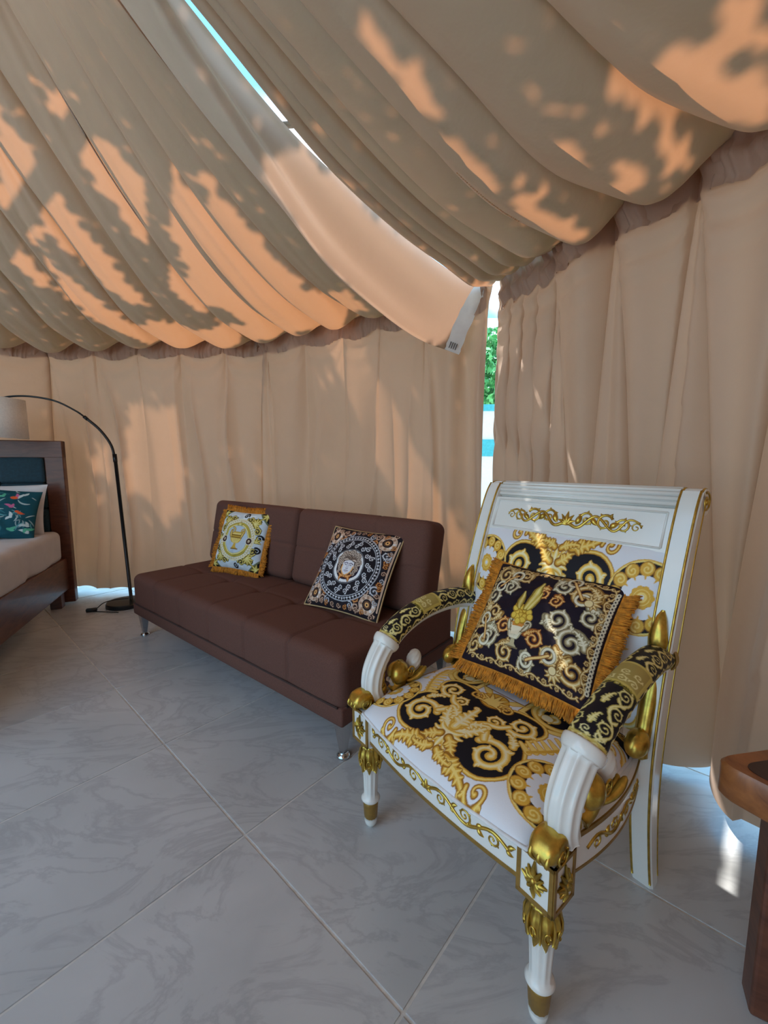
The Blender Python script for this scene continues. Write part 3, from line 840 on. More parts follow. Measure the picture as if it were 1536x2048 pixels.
class Canvas:
    """numpy raster in user space x,y in [-1,1] (y up)"""
    def __init__(self, w, h, bg, sx=1.0, sy=1.0):
        self.w, self.h = w, h
        self.a = np.zeros((h, w, 3), np.float32); self.a[:] = bg
        self.sx, self.sy = sx, sy          # metric half sizes so that round stays round
        self.k = w / 2 / sx
        self.ky = h / 2 / sy
    def px(self, p): return (p[..., 0] + self.sx) * self.k, (self.sy - p[..., 1]) * self.ky
    def stroke(self, p, w, col):
        X, Y = self.px(np.asarray(p)); r = np.broadcast_to(np.asarray(w, float), (len(X),)) * self.k
        col = np.array(col, np.float32)
        for i in range(len(X) - 1):
            m = max(r[i], r[i + 1]) + 1.5
            x0 = int(max(0, min(X[i], X[i + 1]) - m)); x1 = int(min(self.w, max(X[i], X[i + 1]) + m + 1))
            y0 = int(max(0, min(Y[i], Y[i + 1]) - m)); y1 = int(min(self.h, max(Y[i], Y[i + 1]) + m + 1))
            if x1 <= x0 or y1 <= y0: continue
            gx = np.arange(x0, x1)[None, :] + 0.5 - X[i]; gy = np.arange(y0, y1)[:, None] + 0.5 - Y[i]
            dx = X[i + 1] - X[i]; dy = Y[i + 1] - Y[i]; L2 = dx * dx + dy * dy + 1e-9
            t = np.clip((gx * dx + gy * dy) / L2, 0, 1)
            al = np.clip((r[i] + (r[i + 1] - r[i]) * t) - np.sqrt((gx - t * dx) ** 2 + (gy - t * dy) ** 2) + 0.5, 0, 1)[..., None]
            b = self.a[y0:y1, x0:x1]; b += (col - b) * al
    def poly(self, p, col):
        X, Y = self.px(np.asarray(p, float)); col = np.array(col, np.float32)
        x0 = int(max(0, X.min())); x1 = int(min(self.w, X.max() + 1)); y0 = int(max(0, Y.min())); y1 = int(min(self.h, Y.max() + 1))
        if x1 <= x0 or y1 <= y0: return
        gx = np.arange(x0, x1)[None, :] + 0.5; gy = np.arange(y0, y1)[:, None] + 0.5
        ins = np.zeros((y1 - y0, x1 - x0), bool)
        for i in range(len(X)):
            j = (i + 1) % len(X)
            if Y[i] == Y[j]: continue
            c = ((Y[i] > gy) != (Y[j] > gy))
            xi = (X[j] - X[i]) * (gy - Y[i]) / (Y[j] - Y[i]) + X[i]
            ins ^= (c & (gx < xi))
        self.a[y0:y1, x0:x1][ins] = col
    def disc(self, x, y, r, col, ry=None):
        t = np.linspace(0, 2 * PI, 44, endpoint=False)
        self.poly(np.stack([x + r * np.cos(t), y + (ry or r) * np.sin(t)], -1), col)
    def ring(self, x, y, r, w, col, ry=None):
        t = np.linspace(0, 2 * PI, 49)
        self.stroke(np.stack([x + r * np.cos(t), y + (ry or r) * np.sin(t)], -1), w, col)
    def orn(self, strokes, cols, grow=(1.5, 1.0, 0.42), off=(0, 0)):
        """outline, body, highlight"""
        o = np.array(off)
        for g, c in zip(grow, cols):
            if c is None: continue
            for p, w in strokes: self.stroke(p + o, w * g + (0.004 if g > 1 else 0), c)
    def sample(self, U, V):
        """U, V in [0,1] (V up) -> colours, box filtered to the grid step"""
        n = max(1, int(self.w / U.shape[0] / 1.2))
        a = self.a
        x = np.clip((U * self.w).astype(int), 0, self.w - 1); y = np.clip(((1 - V) * self.h).astype(int), 0, self.h - 1)
        acc = 0
        for i in range(n):
            for j in range(n):
                acc = acc + a[np.clip(y + i - n // 2, 0, self.h - 1), np.clip(x + j - n // 2, 0, self.w - 1)]
        return acc / (n * n)

BLK = (0.010, 0.008, 0.012); WHT = (0.78, 0.78, 0.83)
G_D = (0.34, 0.14, 0.015); G_M = (0.74, 0.41, 0.055); G_L = (0.90, 0.66, 0.20); CRM = (0.93, 0.82, 0.52)
GOLD3 = (G_D, G_M, G_L); PALE3 = (G_M, G_L, CRM)

def medallion(cv, x, y, r):
    cv.disc(x, y, r * 1.03, G_M); cv.disc(x, y, r, G_L); cv.disc(x, y, r * 0.95, BLK)
    t = np.linspace(0, 2 * PI, 13)[:-1]
    for k, a in enumerate(t):
        cx, cy = x + r * 0.77 * math.cos(a), y + r * 0.77 * math.sin(a)
        cv.disc(cx, cy, r * 0.21, G_D); cv.disc(cx, cy, r * 0.185, G_M); cv.orn([spiral(cx, cy, r * 0.15, a, 1.2, 1 if k % 2 else -1, 14)], (None, G_L, None))
    cv.disc(x, y, r * 0.60, WHT)
    for a in t[::1]:
        cv.orn(palmette(x + r * 0.62 * math.cos(a), y + r * 0.62 * math.sin(a), r * 0.14, a + PI, 3, 0.9, 0.25), (None, G_M, None))
    cv.disc(x, y, r * 0.30, G_D)
    for a in np.linspace(0, 2 * PI, 11)[:-1]:
        cv.disc(x + r * 0.24 * math.cos(a), y + r * 0.24 * math.sin(a), r * 0.09, G_M)
    cv.disc(x, y, r * 0.22, G_L); cv.ring(x, y, r * 0.17, r * 0.03, G_M); cv.disc(x, y, r * 0.07, WHT)

def baroque_print(w, h, sx, sy):
    """white cloth with black cartouches, gilt scrolls and medallions; front edge at the bottom"""
    cv = Canvas(w, h, WHT, sx, sy)
    def both(st, cols=GOLD3, grow=(1.5, 1.0, 0.42)):
        cv.orn(st, cols, grow); cv.orn(mirror(st), cols, grow)
    def blob(pts, col, line=G_M, lw=0.022, mir=True):
        q = smooth_path(np.vstack([pts, pts[:1]]), 70)
        for s in ((1, -1) if mir else (1,)):
            qq = q * np.array([s, 1]); cv.poly(qq, col)
            if line: cv.stroke(np.vstack([qq, qq[:1]]), lw, G_D); cv.stroke(np.vstack([qq, qq[:1]]), lw * 0.75, line); cv.stroke(np.vstack([qq, qq[:1]]), lw * 0.3, G_L)
    # rear black fields
    cv.poly([(-sx, 0.62), (-sx * 0.35, 0.62), (-sx * 0.3, sy), (-sx, sy)], BLK); cv.poly([(sx, 0.62), (sx * 0.35, 0.62), (sx * 0.3, sy), (sx, sy)], BLK)
    # side cartouches carrying ring scrolls
    blob(np.array([(0.26, 0.14), (0.52, 0.08), (0.72, 0.24), (0.70, 0.46), (0.46, 0.56), (0.28, 0.42)]), BLK, G_L, 0.03)
    # main cartouche
    half = [(0.0, -0.66), (0.22, -0.78), (0.48, -0.80), (0.64, -0.66), (0.64, -0.42), (0.54, -0.22), (0.58, 0.0), (0.48, 0.12), (0.24, 0.10), (0.12, 0.0), (0, -0.04)]
    pts = np.array(half + [(-x, y) for x, y in half[-2:0:-1]])
    blob(pts, BLK, G_M, 0.02, mir=False)
    # drapery fringe along the sides
    for s in (1, -1):
        edge = smooth_path(np.array([(s * 0.60, -0.30), (s * 0.70, -0.12), (s * 0.78, 0.10), (s * 0.80, 0.28)]), 20)
        for k in range(0, 19, 2):
            cv.stroke(np.array([edge[k], edge[k] + np.array([s * -0.10, 0.05])]), np.array([0.035, 0.02]), G_M)
            cv.stroke(np.array([edge[k], edge[k] + np.array([s * -0.10, 0.05])]), np.array([0.026, 0.012]), G_L)
        cv.stroke(edge, 0.014, G_M)
    # central acanthus with big spirals in the cartouche
    both(scroll_unit(0.41, -0.57, 0.17, PI * 0.85, -1, 1.45, 6), PALE3)
    both(scroll_unit(0.40, -0.08, 0.13, -PI * 0.6, 1, 1.4, 6), PALE3)
    both(scroll_unit(0.20, -0.20, 0.075, 0.4, 1, 1.3, 4), PALE3)
    both([(smooth_path(np.array([(0.02, -0.60), (0.08, -0.42), (0.20, -0.36), (0.28, -0.46)]), 16), np.linspace(0.045, 0.022, 16))], PALE3)
    both([(smooth_path(np.array([(0.06, -0.46), (0.16, -0.30), (0.27, -0.24), (0.33, -0.16)]), 16), np.linspace(0.03, 0.016, 16))], PALE3)
    both(acanthus(0.05, -0.55, 0.55, 0.30, 0.9, 4), PALE3)
    both(acanthus(0.03, -0.48, 1.10, 0.26, -0.7, 4), PALE3)
    both(acanthus(0.50, -0.36, 1.9, 0.17, 1.0, 4), PALE3)
    cv.orn(acanthus(0, -0.52, PI / 2, 0.34, 0.0, 5, 0.11), PALE3)
    cv.orn(palmette(0, -0.60, 0.22, -PI / 2, 9, 1.7, 0.15), (G_M, G_L, CRM))
    both(acanthus(0.05, -0.66, -0.5, 0.24, -0.7, 4), GOLD3)
    # leaf skirts on the front edge
    both(acanthus(0.16, -0.82, -0.1, 0.30, -0.5, 5), GOLD3)
    both(acanthus(0.04, -0.80, -0.6, 0.20, 0.8, 4), GOLD3)
    both(scroll_unit(0.56, -0.88, 0.10, PI, 1, 1.2, 3), GOLD3)
    # shell
    cv.disc(0, 0.08, 0.15, G_D); cv.disc(0, 0.08, 0.135, G_M)
    cv.orn(palmette(0, -0.02, 0.23, PI / 2, 9, 1.25, 0.13), (G_D, G_L, None), (1.25, 0.85, 0))
    both(scroll_unit(0.17, 0.02, 0.075, PI, -1, 1.2, 2), GOLD3)
    # yellow strapwork and white plaque
    for s in (1, -1):
        cv.stroke(smooth_path(np.array([(s * 0.14, 0.18), (s * 0.24, 0.30), (s * 0.24, 0.46), (s * 0.34, 0.52)]), 18), 0.042, G_M)
        cv.stroke(smooth_path(np.array([(s * 0.14, 0.18), (s * 0.24, 0.30), (s * 0.24, 0.46), (s * 0.34, 0.52)]), 18), 0.030, G_L)
    cv.poly([(-0.24, 0.24), (0.24, 0.24), (0.24, 0.44), (-0.24, 0.44)], G_D); cv.poly([(-0.225, 0.255), (0.225, 0.255), (0.225, 0.425), (-0.225, 0.425)], WHT)
    for y in (0.47, 0.51):
        cv.stroke(np.array([(-0.32, y), (0.32, y)]), 0.018, G_M); cv.stroke(np.array([(-0.32, y + 0.006), (0.32, y + 0.006)]), 0.006, G_L)
    both(scroll_unit(0.12, 0.68, 0.10, -PI / 2, 1, 1.3, 4), (G_D, G_M, G_L)); both(scroll_unit(0.28, 0.64, 0.07, -PI / 2, -1, 1.3, 3), (G_D, G_M, G_L))
    cv.orn(palmette(0, 0.56, 0.30, PI / 2, 7, 1.0, 0.12), GOLD3)
    # ring scrolls in the side cartouches
    both(scroll_unit(0.48, 0.32, 0.16, PI * 0.2, 1, 1.1, 5), PALE3)
    for s in (1, -1):
        cv.ring(s * 0.50, 0.34, 0.19, 0.03, G_M); cv.ring(s * 0.50, 0.34, 0.19, 0.014, G_L)
        cv.disc(s * 0.46, 0.26, 0.06, G_M); cv.disc(s * 0.46, 0.26, 0.05, CRM)
    both(acanthus(0.66, 0.48, 0.6, 0.24, 0.9, 5), GOLD3)
    both(acanthus(0.30, 0.50, 2.2, 0.2, -0.8, 4), GOLD3)
    for s in (1, -1):
        medallion(cv, s * 0.93, -0.50, 0.31)
        cv.orn(palmette(s * 0.84, -0.08, 0.10, PI / 2, 3, 0.8, 0.2), (None, G_M, G_L))
        cv.orn(palmette(s * 0.99, 0.12, 0.16, PI / 2, 5, 1.0, 0.18), GOLD3)
        cv.orn(scroll_unit(s * 0.93, 0.48, 0.13, 0, s, 1.2, 5), PALE3)
        cv.orn(vine(0.7, 0.09, 4), GOLD3, off=(s * 0.7, 0.80))
    return cv

def sleeve_print():
    """black arm pad cloth with gilt foliage; x round the arm, y along it"""
    cv = Canvas(260, 900, BLK, 1.0, 3.4)
    y3 = ((0.25, 0.20, 0.02), (0.62, 0.50, 0.13), (0.82, 0.74, 0.36))
    for xo, ph_s, n_ in ((-0.36, 1, 11), (0.36, -1, 11), (-0.82, -1, 12), (0.82, 1, 12)):
        cv.orn([(np.stack([q[:, 1] + xo, q[:, 0]], -1), w * 0.9) for q, w in vine(6.8, 0.30, n_, ph_s)], (None, y3[1], y3[2]), (1, 1.0, 0.4))
    for yc in np.linspace(-3.1, 3.1, 9):
        cv.orn(acanthus(0, yc - 0.2, PI / 2, 0.42, 0.5, 4), (None, y3[1], y3[2]))
    for (a, b) in ((-0.95, 0.30), (-3.4, -2.95)):
        cv.poly([(-0.62, a), (0.62, a), (0.62, b), (-0.62, b)], y3[1]); cv.poly([(-0.5, a + 0.1), (0.5, a + 0.1), (0.5, b - 0.1), (-0.5, b - 0.1)], (0.42, 0.32, 0.09))
        for k in range(5):
            cv.orn(scroll_unit(-0.3 + 0.3 * (k % 3), a + 0.25 + 0.38 * (k // 3), 0.13, k, 1, 1.2, 3), (None, y3[2], None))
        cv.orn(vine(1.2, 0.09, 5), (None, y3[0], None), off=(0, a - 0.02))
    return cv

def urn(cv, x, y, s, cols):
    d, m, l = cols
    body = smooth_path(np.array([(0.0, -0.28), (0.20, -0.22), (0.33, -0.02), (0.36, 0.16), (0.30, 0.34), (0, 0.36)]), 24)
    P = np.vstack([body, body[::-1] * np.array([-1, 1])]) * s + np.array([x, y])
    cv.poly(P, m)
    for yy, ww in ((0.16, 0.36), (0.04, 0.34)):
        cv.stroke(np.array([(x - ww * s, y + yy * s), (x + ww * s, y + yy * s)]), 0.03 * s, d)
    for q in np.linspace(-0.26, 0.26, 7):
        cv.stroke(np.array([(x + q * s, y), (x + q * 0.5 * s, y - 0.22 * s)]), 0.022 * s, l)
        cv.disc(x + q * s * 1.1, y + 0.24 * s, 0.05 * s, l)
    cv.poly(np.array([(-0.07, -0.28), (0.07, -0.28), (0.09, -0.42), (0.24, -0.56), (-0.24, -0.56), (-0.09, -0.42)]) * s + np.array([x, y]), m)
    cv.stroke(np.array([(x - 0.24 * s, y - 0.55 * s), (x + 0.24 * s, y - 0.55 * s)]), 0.03 * s, d)
    for g in (1, -1):
        cv.orn([spiral(x + g * 0.34 * s, y + 0.40 * s, 0.17 * s, -g * PI / 2, 1.1, g, 20)], (d, m, l))
        cv.orn([leaf_pts(x + g * 0.3 * s, y + 0.05 * s, PI / 2 - g * 0.5, 0.4 * s, g * 0.5, 0.12)], (d, m, l))

def cushion_black_gold():
    cv = Canvas(900, 780, (0.012, 0.006, 0.014), 1.0, 0.87)
    y3 = ((0.22, 0.10, 0.02), (0.58, 0.36, 0.11), (0.80, 0.64, 0.34)); s3 = ((0.2, 0.15, 0.08), (0.50, 0.42, 0.25), (0.78, 0.72, 0.55))
    o3 = ((0.2, 0.05, 0.01), (0.62, 0.25, 0.05), (0.85, 0.55, 0.2))
    for k, (x, y, R, a, d, c) in enumerate([(0.62, 0.52, 0.17, 0, 1, y3), (0.78, 0.25, 0.13, 2, -1, s3), (0.40, 0.08, 0.16, PI, 1, s3), (0.66, -0.18, 0.17, 0, 1, s3), (0.42, -0.42, 0.13, 1, -1, y3), (0.76, -0.52, 0.15, 2, 1, y3),
             (-0.74, 0.62, 0.15, 0, 1, y3), (-0.52, 0.40, 0.12, 2, -1, s3), (-0.80, 0.22, 0.14, PI, 1, s3), (-0.62, -0.06, 0.13, 0, -1, y3), (-0.84, -0.22, 0.13, 1, 1, y3), (-0.58, -0.44, 0.15, 2, -1, s3), (-0.80, -0.62, 0.13, 0, 1, y3),
             (-0.22, -0.60, 0.13, 1, 1, y3), (0.10, -0.66, 0.12, 2, -1, s3), (-0.36, 0.66, 0.11, 1, -1, y3), (0.30, 0.62, 0.12, 2, 1, s3), (0.06, 0.42, 0.10, 1, 1, o3), (0.28, 0.34, 0.09, 2, -1, o3), (-0.36, -0.24, 0.11, 0, 1, o3), (0.16, -0.30, 0.12, 3, -1, o3)]):
        cv.orn(scroll_unit(x, y, R * 1.18, a, d, 1.5, 6), c)
        cv.orn(acanthus(x + R * math.cos(a), y + R * math.sin(a), a + d * 1.9, R * 1.5, d * 0.9, 4), c)
    # leafy border lines
    for s in (1, -1):
        cv.orn([(p[:, ::-1], w) for p, w in vine(1.5, 0.06, 9)], y3, off=(s * 0.90, 0))
        cv.orn(vine(1.7, 0.055, 10), y3, off=(0, s * 0.77))
    # link pairs
    for x, y, a in ((0.50, 0.60, -0.9), (0.28, -0.52, 0.5), (-0.62, 0.52, 0.8), (-0.70, -0.34, -1.2)):
        dx, dy = 0.17 * math.cos(a), 0.17 * math.sin(a)
        for q in (-1, 1): cv.ring(x + q * dx, y + q * dy, 0.085, 0.024, s3[0]); cv.ring(x + q * dx, y + q * dy, 0.085, 0.016, s3[2])
        cv.stroke(np.array([(x - dx, y - dy), (x + dx, y + dy)]), 0.024, o3[0]); cv.stroke(np.array([(x - dx, y - dy), (x + dx, y + dy)]), 0.014, o3[2])
    # shells / masks
    for x, y, a in ((0.70, 0.44, 0.6), (0.52, -0.60, -1.2), (-0.78, 0.0, 2.5)):
        cv.orn(palmette(x, y, 0.16, a, 7, 1.3, 0.18), y3); cv.disc(x, y, 0.06, y3[0]); cv.disc(x, y, 0.05, y3[2])
    # urn of flowers
    cv.disc(-0.14, 0.02, 0.12, cv.a[0, 0])
    urn(cv, -0.14, -0.28, 0.40, s3)
    cv.poly([(-0.25, -0.17), (-0.03, -0.17), (-0.07, -0.32), (-0.21, -0.32)], (0.85, 0.75, 0.55)); cv.poly([(-0.25, -0.13), (-0.03, -0.13), (-0.05, -0.19), (-0.23, -0.19)], o3[1])
    for k in range(16):
        a = k * 2.4; r = 0.15 * math.sqrt(k / 16)
        cv.disc(-0.14 + r * math.cos(a), 0.02 + r * math.sin(a), 0.055, (0.45, 0.24, 0.02)); cv.disc(-0.14 + r * math.cos(a), 0.025 + r * math.sin(a), 0.04, (0.80, 0.55, 0.08))
    cv.orn([leaf_pts(-0.12, 0.10, 1.25, 0.50, 0.2, 0.08), leaf_pts(-0.08, 0.10, 1.0, 0.34, 0.5, 0.09), leaf_pts(-0.2, 0.08, 1.9, 0.3, -0.5, 0.09)], ((0.25, 0.15, 0.02), (0.62, 0.46, 0.09), (0.8, 0.66, 0.25)))
    # chain on the right-hand side
    for y in np.linspace(-0.66, 0.7, 26):
        cv.ring(0.955, y, 0.016, 0.007, s3[2], 0.024)
    return cv

def cushion_urn():
    cv = Canvas(640, 640, (0.62, 0.68, 0.74))
    y3 = ((0.20, 0.13, 0.01), (0.55, 0.42, 0.06), (0.80, 0.70, 0.28))
    for k in range(26):      # pale meander blocks
        x, y = rng.uniform(-1, 1), rng.uniform(-1, 1)
        cv.poly([(x, y), (x + 0.22, y), (x + 0.22, y + 0.1), (x, y + 0.1)], (0.74, 0.78, 0.82))
    for sx_ in (1, -1):
        for sy_ in (1, -1):
            cv.poly([(sx_ * 0.62, sy_), (sx_, sy_ * 0.62), (sx_, sy_)], BLK)
            cv.stroke(np.array([(sx_ * 0.60, sy_), (sx_, sy_ * 0.60)]), 0.022, (0.16, 0.18, 0.10))
            cv.orn(palmette(sx_ * 0.92, sy_ * 0.92, 0.24, math.atan2(-sy_, -sx_), 5, 1.2, 0.17), y3)
            # big acanthus corner
            for (x, y, R, a, d) in ((0.60, 0.58, 0.17, 0.5, 1), (0.74, 0.34, 0.12, 2, -1), (0.36, 0.74, 0.12, 3, 1)):
                st = [(p * np.array([sx_, sy_]), w) for p, w in scroll_unit(x, y, R, a, d, 1.3, 6)]
                cv.orn(st, (BLK, BLK, None), (2.3, 1.6, 0)); cv.orn(st, y3)
            cv.orn([(p * np.array([sx_, sy_]), w) for p, w in palmette(0.55, 0.55, 0.3, PI / 4, 7, 1.3, 0.16)], y3)
    for s in (1, -1):
        cv.orn([spiral(s * 0.86, 0.12, 0.11, 0, 1.2, s, 18), spiral(s * 0.86, -0.30, 0.11, 2, 1.2, -s, 18), spiral(0.12, s * 0.86, 0.10, 0, 1.2, s, 18)], (None, BLK, None), (1.8, 1.4, 0))
        cv.orn(palmette(s * 0.80, -0.05, 0.22, PI / 2, 5, 1.2, 0.16), y3)
    cv.disc(0, 0, 0.74, (0.74, 0.66, 0.40)); cv.disc(0, 0, 0.72, (0.80, 0.75, 0.58))
    for a in np.linspace(0, 2 * PI, 49)[:-1]:   # key pattern ring
        c, s = math.cos(a), math.sin(a)
        cv.stroke(np.array([(0.635 * c, 0.635 * s), (0.685 * c, 0.685 * s), (0.685 * math.cos(a + 0.07), 0.685 * math.sin(a + 0.07))]), 0.009, (0.55, 0.40, 0.16))
    cv.ring(0, 0, 0.575, 0.036, y3[0]); cv.ring(0, 0, 0.575, 0.025, y3[1]); cv.ring(0, 0, 0.515, 0.034, y3[0]); cv.ring(0, 0, 0.515, 0.023, y3[2])
    cv.disc(0, 0, 0.485, (0.52, 0.60, 0.70))
    urn(cv, 0.0, 0.03, 0.66, ((0.26, 0.12, 0.01), (0.60, 0.38, 0.06), (0.82, 0.64, 0.22)))
    for x in (-0.55, 0.55):
        cv.disc(x, -0.02, 0.125, (0.8, 0.72, 0.6)); cv.disc(x, -0.02, 0.105, (0.05, 0.015, 0.01)); cv.disc(x, -0.02, 0.05, (0.45, 0.36, 0.25)); cv.disc(x, 0.0, 0.022, (0.7, 0.6, 0.4))
    cv.orn(palmette(0, 0.50, 0.16, PI / 2, 5, 1.2, 0.2), y3)
    return cv

def cushion_head():
    """black cushion with a white ringed head medallion"""
    cv = Canvas(720, 720, (0.014, 0.010, 0.016))
    sv = ((0.08, 0.08, 0.10), (0.42, 0.42, 0.47), (0.74, 0.74, 0.80)); br = ((0.12, 0.05, 0.03), (0.42, 0.24, 0.16), (0.72, 0.52, 0.40)); og = ((0.2, 0.05, 0.01), (0.52, 0.18, 0.04), (0.8, 0.42, 0.15))
    for sx_ in (1, -1):
        for sy_ in (1, -1):
            x, y = sx_ * 0.73, sy_ * 0.72
            for (dx, dy, R, a, d, c) in ((-0.26, 0.12, 0.10, 0, 1, br), (0.10, -0.30, 0.11, 1, -1, sv), (-0.10, -0.24, 0.08, 2, 1, br), (-0.30, -0.05, 0.08, 3, -1, og), (0.12, 0.22, 0.08, 1, 1, br), (-0.42, 0.12, 0.08, 2, 1, sv), (0.16, -0.48, 0.07, 0, 1, og)):
                cv.orn(scroll_unit(x + sx_ * dx, y + sy_ * dy, R, a, d * sx_ * sy_, 1.3, 5), c)
            cv.disc(x, y, 0.20, br[2]); cv.disc(x, y, 0.18, BLK); cv.ring(x, y, 0.145, 0.03, br[2])
            for a in np.linspace(0, 2 * PI, 9)[:-1]: cv.disc(x + 0.145 * math.cos(a), y + 0.145 * math.sin(a), 0.03, br[1] if int(a * 10) % 2 else (0.8, 0.72, 0.7))
            cv.disc(x, y, 0.085, br[0]); cv.disc(x, y, 0.05, og[2]); cv.disc(x, y, 0.02, BLK)
            cv.poly([(sx_, sy_), (sx_ * 0.86, sy_), (sx_, sy_ * 0.86)], (0.008, 0.008, 0.01))
    for s in (1, -1):
        for k in range(-4, 5):
            cv.orn(scroll_unit(s * 0.90, k * 0.16, 0.055, k, s, 1.2, 3), (br, og, sv)[k % 3])
            cv.orn(scroll_unit(k * 0.16, s * 0.90, 0.055, k, s, 1.2, 3), (br, og, br)[k % 3])
        cv.stroke(np.array([(s * 0.965, -0.8), (s * 0.965, 0.8)]), 0.014, br[2])
    cv.disc(0, 0, 0.80, (0.012, 0.009, 0.014)); cv.ring(0, 0, 0.80, 0.012, sv[1]); cv.ring(0, 0, 0.70, 0.010, sv[1])
    for a in np.linspace(0, 2 * PI, 61)[:-1]:
        cv.orn(palmette(0.725 * math.cos(a), 0.725 * math.sin(a), 0.06, a, 3, 0.7, 0.22), (None, sv[2], None)) if int(round(a * 100)) >= 0 else None
    for a in np.linspace(0, 2 * PI, 15)[:-1]:
        for sg, rr, off in ((1, 0.60, 0.0), (-1, 0.52, 0.2)):
            cv.orn(scroll_unit(rr * math.cos(a + off), rr * math.sin(a + off), 0.062, a, sg, 1.3, 6), (None, sv[2], None))
    cv.disc(0, 0, 0.435, (0.13, 0.13, 0.15)); cv.disc(0, 0, 0.40, (0.82, 0.83, 0.86)); cv.disc(0, 0, 0.335, (0.020, 0.010, 0.022))
    # the head: hair, face, features, knotted ribbon
    hb, hm, hl = (0.05, 0.03, 0.03), (0.36, 0.25, 0.19), (0.72, 0.62, 0.54)
    cv.disc(0.0, 0.10, 0.25, hb, 0.24)
    r2 = np.random.default_rng(5)
    for k in range(30):
        a = PI * 1.15 * (k / 29) - 0.22; rr = 0.21 + 0.06 * (k % 3) * 0.5
        cv.orn([spiral(rr * math.cos(a) * 1.02, 0.09 + rr * math.sin(a) * 0.95, 0.062, a + 1, 1.2, 1 if k % 2 else -1, 14)], (hb, hm, hl), (1.7, 1.1, 0.5))
    for k in range(10):
        s = 1 if k % 2 else -1
        cv.orn([spiral(s * (0.20 + 0.02 * (k % 3)), 0.06 - 0.055 * (k // 2), 0.05, k, 1.2, s, 12)], (hb, hm, hl), (1.7, 1.1, 0.5))
    face = smooth_path(np.array([(0, 0.17), (0.10, 0.15), (0.142, 0.06), (0.138, -0.06), (0.10, -0.16), (0.04, -0.225), (0, -0.235)]), 26)
    cv.poly(np.vstack([face, face[::-1] * np.array([-1, 1])]), (0.76, 0.76, 0.82))
    ln = (0.10, 0.08, 0.16)
    for s in (1, -1):
        cv.stroke(smooth_path(np.array([(s * 0.02, 0.055), (s * 0.06, 0.075), (s * 0.115, 0.05)]), 10), 0.010, ln)
        cv.disc(s * 0.062, 0.022, 0.032, ln, 0.017); cv.disc(s * 0.062, 0.022, 0.024, (0.85, 0.85, 0.9), 0.011); cv.disc(s * 0.062, 0.022, 0.010, ln)
        cv.stroke(np.array([(s * 0.018, 0.04), (s * 0.016, -0.04), (s * 0.03, -0.07)]), 0.006, (0.4, 0.38, 0.5))
        cv.orn([leaf_pts(s * 0.06, -0.24, -PI / 2 + s * 1.1, 0.16, -s * 1.2, 0.14), leaf_pts(0, -0.26, PI / 2 - s * 1.6, 0.20, s * 0.8, 0.12)], (og[0], og[1], og[2]))
        cv.stroke(smooth_path(np.array([(s * 0.14, 0.0), (s * 0.12, -0.14), (0, -0.25)]), 10), 0.014, og[2])
        for k in range(4):
            cv.orn([leaf_pts(s * 0.015 * k, 0.16, PI / 2 - s * (0.4 + 0.35 * k), 0.16, -s * 0.9, 0.14)], (hb, hm, hl))
    cv.stroke(np.array([(-0.025, -0.072), (0.025, -0.072)]), 0.007, ln)
    cv.stroke(smooth_path(np.array([(-0.05, -0.125), (-0.015, -0.115), (0, -0.12), (0.015, -0.115), (0.05, -0.125)]), 10), 0.012, (0.35, 0.32, 0.42))
    cv.stroke(np.array([(-0.03, -0.15), (0.03, -0.15)]), 0.008, (0.45, 0.42, 0.52))
    cv.disc(0, -0.26, 0.03, og[0]); cv.disc(0, -0.26, 0.02, og[2])
    return cv

def cushion_birds():
    """teal cushion with small bright figures"""
    cv = Canvas(500, 500, (0.008, 0.075, 0.105))
    r = np.random.default_rng(9)
    for k in range(60):
        x, y = r.uniform(-0.95, 0.95, 2)
        c = [(0.10, 0.32, 0.36), (0.45, 0.55, 0.55), (0.03, 0.16, 0.20), (0.30, 0.42, 0.45)][k % 4]
        cv.orn([leaf_pts(x, y, r.uniform(0, 6.28), r.uniform(0.15, 0.4), r.uniform(-2, 2), 0.05)], (None, c, None))
    for k in range(16):
        x, y = r.uniform(-0.85, 0.85, 2)
        c = [(0.75, 0.12, 0.04), (0.55, 0.65, 0.66), (0.55, 0.14, 0.30), (0.10, 0.45, 0.30)][k % 4]
        cv.disc(x, y, 0.06, c, 0.045); cv.orn([leaf_pts(x, y, r.uniform(0, 6.28), 0.22, 1.0, 0.2), leaf_pts(x, y, r.uniform(0, 6.28), 0.16, 1.0, 0.25)], (None, c, None))
    cv.disc(0.35, 0.62, 0.09, (0.80, 0.14, 0.04), 0.07)
    return cv

